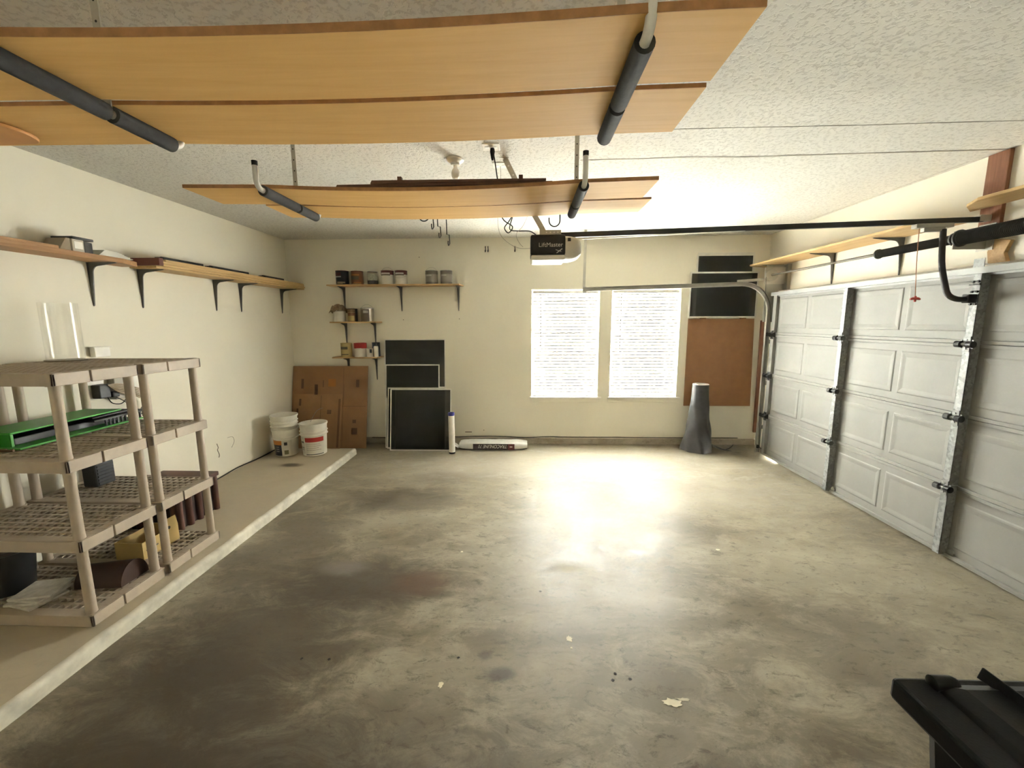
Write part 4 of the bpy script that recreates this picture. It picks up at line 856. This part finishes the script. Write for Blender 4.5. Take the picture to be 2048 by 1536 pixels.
# ------------------------------------------------------------------ resin shelving units
def shelving(y0, y1, label):
    x0, x1 = XL+.03, -2.445
    t = thing('shelving_unit', label, 'shelving', ((x0+x1)/2, (y0+y1)/2, SZ), 'resin shelving units on the ledge')
    tops = [SZ+.068, .597, 1.055, 1.527]; th = .066; pr = .0255
    cx = [(x0+.038, y0+.036), (x1-.038, y0+.036), (x1-.038, y1-.036), (x0+.038, y1-.036)]
    for zt_ in tops:
        zb = zt_-th; rim = MB(); w = .014
        ym = y0+(y1-y0)*.40
        rim.box(x0, x1, y0, y0+w, zb, zt_).box(x0, x1, y1-w, y1, zb, zt_).box(x0, x0+w, y0, y1, zb, zt_)
        rim.box(x1-w, x1, y0, ym-.006, zb, zt_).box(x1-w, x1, ym+.006, y1, zb, zt_).box(x1-w-.008, x1-w, y0, y1, zb+.004, zt_)
        d = rim.build('shelf_rim', M_resin, t, bevel=.003)
        lat = MB(); nx, ny = 20, 9
        for i in range(1, nx): xx = x0+(x1-x0)*i/nx; lat.box(xx-.006, xx+.006, y0+.01, y1-.01, zt_-.022, zt_-.001)
        for j in range(1, ny): yy = y0+(y1-y0)*j/ny; lat.box(x0+.01, x1-.01, yy-.008, yy+.008, zt_-.024, zt_+.0005)
        lat.box(x0+.010, x1-.018, y0+.012, y0+.05, zt_-.010, zt_).box(x1-.07, x1-.016, y0+.05, y1-.05, zt_-.010, zt_).box(x0+.01, x0+.05, y0+.05, y1-.05, zt_-.010, zt_)
        lo2 = lat.build('deck_lattice', M_resin, t); lo2['kind'] = 'stuff'
        for (px, py) in cx: MB().tube([(px, py, zb-.002), (px, py, zt_+.003)], .0345, 14).build('corner_socket', M_resin, t, smooth=True)
    for k in range(3):
        for (px, py) in cx: MB().tube([(px, py, tops[k]-.01), (px, py, tops[k]+.03), (px, py, tops[k+1]-th-.03), (px, py, tops[k+1]-th+.01)], [pr*1.1, pr, pr*.96, pr], 14).build('post', M_resin, t, smooth=True)
    return t
shelving(2.045, 2.525, 'beige resin shelving unit nearer the viewer')
shelving(2.555, 3.03, 'beige resin shelving unit farther from the viewer')
T1, T2, T3, T4 = SZ+.0686, .5976, 1.0556, 1.5276
# clear cylinder on the top
t = thing('clear_cylinder', 'clear tall cylinder standing on top of the shelving', 'cylinder', (-3.22, 2.80, T4+.001))
MB().lathe([(0,.009),(.097,.009),(.097,.40)], (-3.22,2.80,T4+.001), 40).build('cylinder_wall', M_jar, t, smooth=True)
MB().lathe([(0,0),(.108,0),(.108,.008),(0,.008)], (-3.22,2.80,T4+.0015), 32).build('base_disc', mat('brown_base', (.20,.16,.11), .5), t, smooth=True)
# wall box, outlet and cables
t = thing('control_box', 'grey control box on the left wall behind the shelving', 'control box', (XL+.03, 3.33, 1.22))
MB().box(XL, XL+.06, 3.24, 3.46, 1.17, 1.39).build('box_body', mat('grey_box_plastic', (.42,.40,.34), .5), t, bevel=.006)
MB().box(XL+.061, XL+.068, 3.38, 3.455, 1.18, 1.385).build('white_door', M_white, t, bevel=.003)
MB().tube(smoothpath([(XL+.03,3.46,1.20),(XL+.04,3.50,1.10),(XL+.03,3.47,1.04),(XL+.02,3.46,.98)],5), .006, 6).build('conduit', M_gwire, t)
tag(MB().box(XL, XL+.045, 3.14, 3.26, 1.525, 1.60).box(XL, XL+.055, 3.125, 3.275, 1.60, 1.606).build('wall_sensor_box', M_white, bevel=.004), 'small white box on the left wall above the shelving', 'box')
t = thing('power_adapter', 'black plug in adapter with looping cords on the left wall', 'adapter', (XL+.04, 3.15, 1.20))
MB().box(XL+.006, XL+.075, 3.10, 3.19, 1.20, 1.31).build('adapter_body', M_dark, t, bevel=.008)
MB().box(XL, XL+.006, 3.08, 3.21, 1.19, 1.36).build('outlet_plate', M_white, t, bevel=.002)
MB().box(XL+.02, XL+.085, 3.195, 3.25, 1.195, 1.24).build('second_plug', M_dark, t, bevel=.006)
MB().tube(smoothpath([(XL+.05,3.18,1.20),(XL+.06,3.20,1.15),(XL+.06,3.27,1.13),(XL+.05,3.33,1.16),(XL+.05,3.36,1.22)],6), .004, 6).build('cord', M_wire, t)
for i in range(6):
    MB().tube(smoothpath([(XL+.085,3.16+.008*i,1.30-.006*i),(XL+.10,3.24,1.30-.014*i),(XL+.095,3.34,1.265-.013*i),(XL+.085,3.42,1.235-.016*i)],5), .006, 6).build('coiled_cable', mat('tan_cable', (.33,.27,.19), .6), t, smooth=True)
MB().tube(smoothpath([(XL+.06,3.20,1.22),(XL+.07,3.30,1.14),(XL+.06,3.40,1.04),(XL+.05,3.46,1.0)],5), .0035, 6).build('cord', M_wire, t)

# green planter tray with black inserts, second tier
gmat = mat('bright_green_plastic', (.045, .30, .035), .38, var=.05); T3e = T3+.004
gt = thing('planter_tray', 'bright green plastic tray with black inserts on the second shelf', 'tray', (-3.12, 2.52, T3e))
gm_ = Matrix.Translation((-3.13, 2.66, T3e)) @ Matrix.Rotation(math.radians(2), 4, 'Z')
def gpart(b, n, m, bev=.003): b.xf(gm_).build(n, m, gt, bevel=bev)
gpart(MB().box(-.16, .19, -.44, .38, 0, .012), 'base', gmat)
gpart(MB().box(-.15, .12, -.42, .28, .085, .097), 'top_deck', gmat, .004)
gpart(MB().box(-.15, -.138, -.42, .28, .012, .085).box(.108, .12, -.42, -.405, .012, .085).box(-.138, .108, -.42, -.408, .012, .085), 'side_wall', gmat, .002)
gpart(MB().box(-.12, .10, -.39, .26, .014, .055), 'black_insert', M_dark, .004)
gpart(MB().box(-.10, .13, .05, .34, .070, .082), 'black_lid', M_dark, .004)
gpart(MB().box(-.02, .17, .02, .43, .052, .066), 'black_grille', M_dark, .003)
cb = MB()
for i in range(11): cb.box(.160, .168, .10+.03*i, .112+.03*i, .012, .053)
gpart(cb, 'grille_teeth', M_dark, 0)
# tools on the second tier
for i, (p, q, l) in enumerate([((-3.30, 2.08, T3+.012), (-2.93, 2.20, T3+.012), 'thin rusty rod on the second shelf at the left edge'), ((-3.30, 2.12, T3+.012), (-2.98, 2.205, T3+.012), 'second thin rusty rod on the second shelf')]):
    tag(MB().tube([p, q], .008, 8).build('metal_rod', mat('rusty_rod', (.20,.12,.08), .5, .4), smooth=True), l, 'rod', 'rods on the second shelf')
tag(MB().box(-3.30, -3.04, 2.07, 2.20, T3+.0215, T3+.06).build('dark_case', M_dark, bevel=.012), 'flat dark case under the green tray at the left edge', 'case')
# third tier: small dark box, chair-like white things seen behind
t = thing('ribbed_box', 'small ribbed navy black box on the third shelf', 'box', (-3.20, 2.86, T2))
MB().box(-3.235, -3.125, 2.79, 2.93, T2+.001, T2+.175).build('body', mat('navy_black_plastic', (.022,.026,.034), .5), t, bevel=.012)
for i in range(6): MB().box(-3.1255, -3.120, 2.802, 2.918, T2+.02+.025*i, T2+.034+.025*i).build('rib', M_dark, t)
# bottom tier: black bucket, papers, brown roll, yellow box
t = thing('black_pail', 'black pail with things in it on the bottom shelf at the left edge', 'pail', (-3.195, 2.27, T1))
MB().lathe([(0,0),(.10,0),(.125,.26),(.133,.265),(.133,.285),(.118,.285),(.095,.02),(0,.02)], (-3.195,2.27,T1+.001), 28).build('pail', M_dark, t, smooth=True)
MB().lathe([(0,.20),(.105,.20),(.095,.25),(.05,.275),(0,.28)], (-3.195,2.27,T1), 16).build('contents', mat('grey_rag', (.14,.13,.11), .9, var=.4, scale=15), t, smooth=True)
M_news = mat('newsprint', (.60,.57,.50), .85, var=.18, scale=25)
for i in range(4):
    a = math.radians((-12, 9, -4, 14)[i]); z = T1+.001+.0145*i; 
    mm = Matrix.Translation((-2.925+random.uniform(-.012,.012), 2.19+.008*i, z)) @ Matrix.Rotation(a, 4, 'Z')
    tag(MB().box(-.105, .10, -.10, .085, 0, .013).xf(mm).build('newspaper', M_news, bevel=.001), ['bottom newspaper of the loose pile on the bottom shelf', 'second newspaper from the bottom of the pile on the bottom shelf', 'newspaper just under the topmost one on the bottom shelf', 'topmost newspaper of the pile on the bottom shelf'][i], 'newspaper', 'newspapers on the bottom shelf')
M_brn = mat('dark_brown_vinyl', (.040,.016,.010), .5, bmp=.2, bscale=20)
def halff(u, v):
    a = PI*v; r = .070+.010*u; return (-2.80+.275*u, 2.355+.04*u+r*1.2*math.cos(a), T1+.002+r*1.6*math.sin(a))
b = MB().grid(10, 18, halff); b.add([halff(0, k/18) for k in range(19)], [tuple(range(19))]); b.add([halff(1, k/18) for k in range(19)], [tuple(range(19))])
tag(b.build('rolled_mat', M_brn, smooth=True), 'dark brown rolled mat bulging on the bottom shelf of the near unit', 'rolled mat')
t = thing('yellow_carton', 'yellow open carton on the bottom shelf of the far unit', 'carton', (-2.72, 2.72, T1))
ym_ = mat('yellow_carton_card', (.55,.40,.16), .7)
for bx in ((-2.86,-2.66,2.60,2.604), (-2.86,-2.66,2.896,2.90), (-2.86,-2.856,2.604,2.896), (-2.664,-2.66,2.604,2.896)): MB().box(*bx, T1+.001, T1+.125).build('carton_side', ym_, t)
MB().box(-2.86,-2.66,2.60,2.90,T1+.0005,T1+.003).build('carton_base', ym_, t)
MB().hexa([(-2.664,2.74,T1+.125),(-2.66,2.74,T1+.125),(-2.66,2.90,T1+.125),(-2.664,2.90,T1+.125),(-2.664,2.76,T1+.20),(-2.66,2.76,T1+.20),(-2.66,2.885,T1+.20),(-2.664,2.885,T1+.20)]).build('raised_flap', ym_, t)
MB().box(-2.6598,-2.6585,2.625,2.72,T1+.055,T1+.064).build('slot', M_rubber, t)
MB().lathe([(0,0),(.012,0),(.012,.002),(0,.002)], n=12).xf(Matrix.Translation((-2.6597,2.82,T1+.13)) @ Matrix.Rotation(PI/2,4,'Y')).build('hand_hole', M_rubber, t)
# brown ribbed plastic panel / bench behind the far unit
t = thing('ribbed_bench', 'dark brown ribbed plastic bench standing on the ledge behind the shelving', 'bench', (-3.1, 3.36, SZ))
M_mar = mat('maroon_brown_plastic', (.085,.036,.026), .5, var=.12)
MB().box(-3.36, -2.83, 3.12, 3.58, SZ+.32, SZ+.36).build('seat_top', M_mar, t, bevel=.008)
MB().box(-3.38, -3.16, 3.10, 3.40, SZ+.361, SZ+.385).build('raised_lip', M_mar, t, bevel=.006)
MB().box(-3.34, -2.875, 3.14, 3.56, SZ+.002, SZ+.319).build('core', mat('dark_brown_core', (.03,.014,.010), .6), t)
for i, y in enumerate((3.155, 3.255, 3.36, 3.46, 3.555)):
    MB().tube([(-2.868, y, SZ+.001), (-2.868, y, SZ+.319)], .026, 12).build('rib', M_mar, t, smooth=True)
for i in range(5): MB().tube([(-3.30+.10*i, 3.135, SZ+.001), (-3.30+.10*i, 3.135, SZ+.319)], .024, 10).build('rib', M_mar, t, smooth=True)

# ------------------------------------------------------------------ wheeled bin, near right corner
bn = thing('wheeled_bin', 'black wheeled bin in the near right corner', 'bin', (1.14, .50, 0))
x0, x1, y0, y1, zl = .818, 1.47, .20, .850, 1.0
MB().hexa([(x0+.10,y0+.10,.05),(x1-.10,y0+.10,.05),(x1-.10,y1-.12,.05),(x0+.10,y1-.12,.05),(x0+.035,y0+.03,zl-.055),(x1-.035,y0+.03,zl-.055),(x1-.035,y1-.04,zl-.055),(x0+.035,y1-.04,zl-.055)]).build('bin_body', M_bin, bn, bevel=.03)
MB().box(x0, x1, y0, y1, zl-.055, zl-.006).build('lid_rim', M_bin, bn, bevel=.008)
MB().hexa([(x0+.06,y0+.03,zl-.006),(x1-.06,y0+.03,zl-.006),(x1-.06,y1-.015,zl-.006),(x0+.06,y1-.015,zl-.006),(x0+.11,y0+.10,zl+.022),(x1-.11,y0+.10,zl+.022),(x1-.11,y1-.05,zl+.012),(x0+.11,y1-.05,zl+.012)]).build('lid_dome', M_bin, bn, bevel=.015)
for x in (x0+.085, x1-.085):
    MB().lathe([(0,-.022),(.012,-.022),(.016,-.02),(.016,.02),(.012,.03),(0,.03)], n=16).xf(Matrix.Translation((x, y1-.025, zl+.002)) @ Matrix.Rotation(PI/2,4,'Y')).build('hinge_lug', M_bin, bn, smooth=True)
MB().prism([(y1-.005,zl),(y1-.012,zl+.032),(y1-.09,zl+.034),(y1-.12,zl+.015)], 'x', x0+.178, x0+.183).build('lid_rib', M_bin, bn, bevel=.002)
MB().prism([(y1-.005,zl),(y1-.012,zl+.032),(y1-.09,zl+.034),(y1-.12,zl+.015)], 'x', x1-.185, x1-.18).build('lid_rib', M_bin, bn, bevel=.002)
MB().tube([(x0+.10, y1+.0, zl-.05), (x1-.10, y1+.0, zl-.05)], .014, 10).build('handle_bar', M_bin, bn, smooth=True)
for x in (x0+.08, x1-.08): MB().lathe([(0,-.03),(.10,-.03),(.11,-.02),(.11,.02),(.10,.03),(0,.03)], n=24).xf(Matrix.Translation((x, y1-.16, .111)) @ Matrix.Rotation(PI/2,4,'Y')).build('wheel', M_rubber, bn, smooth=True)
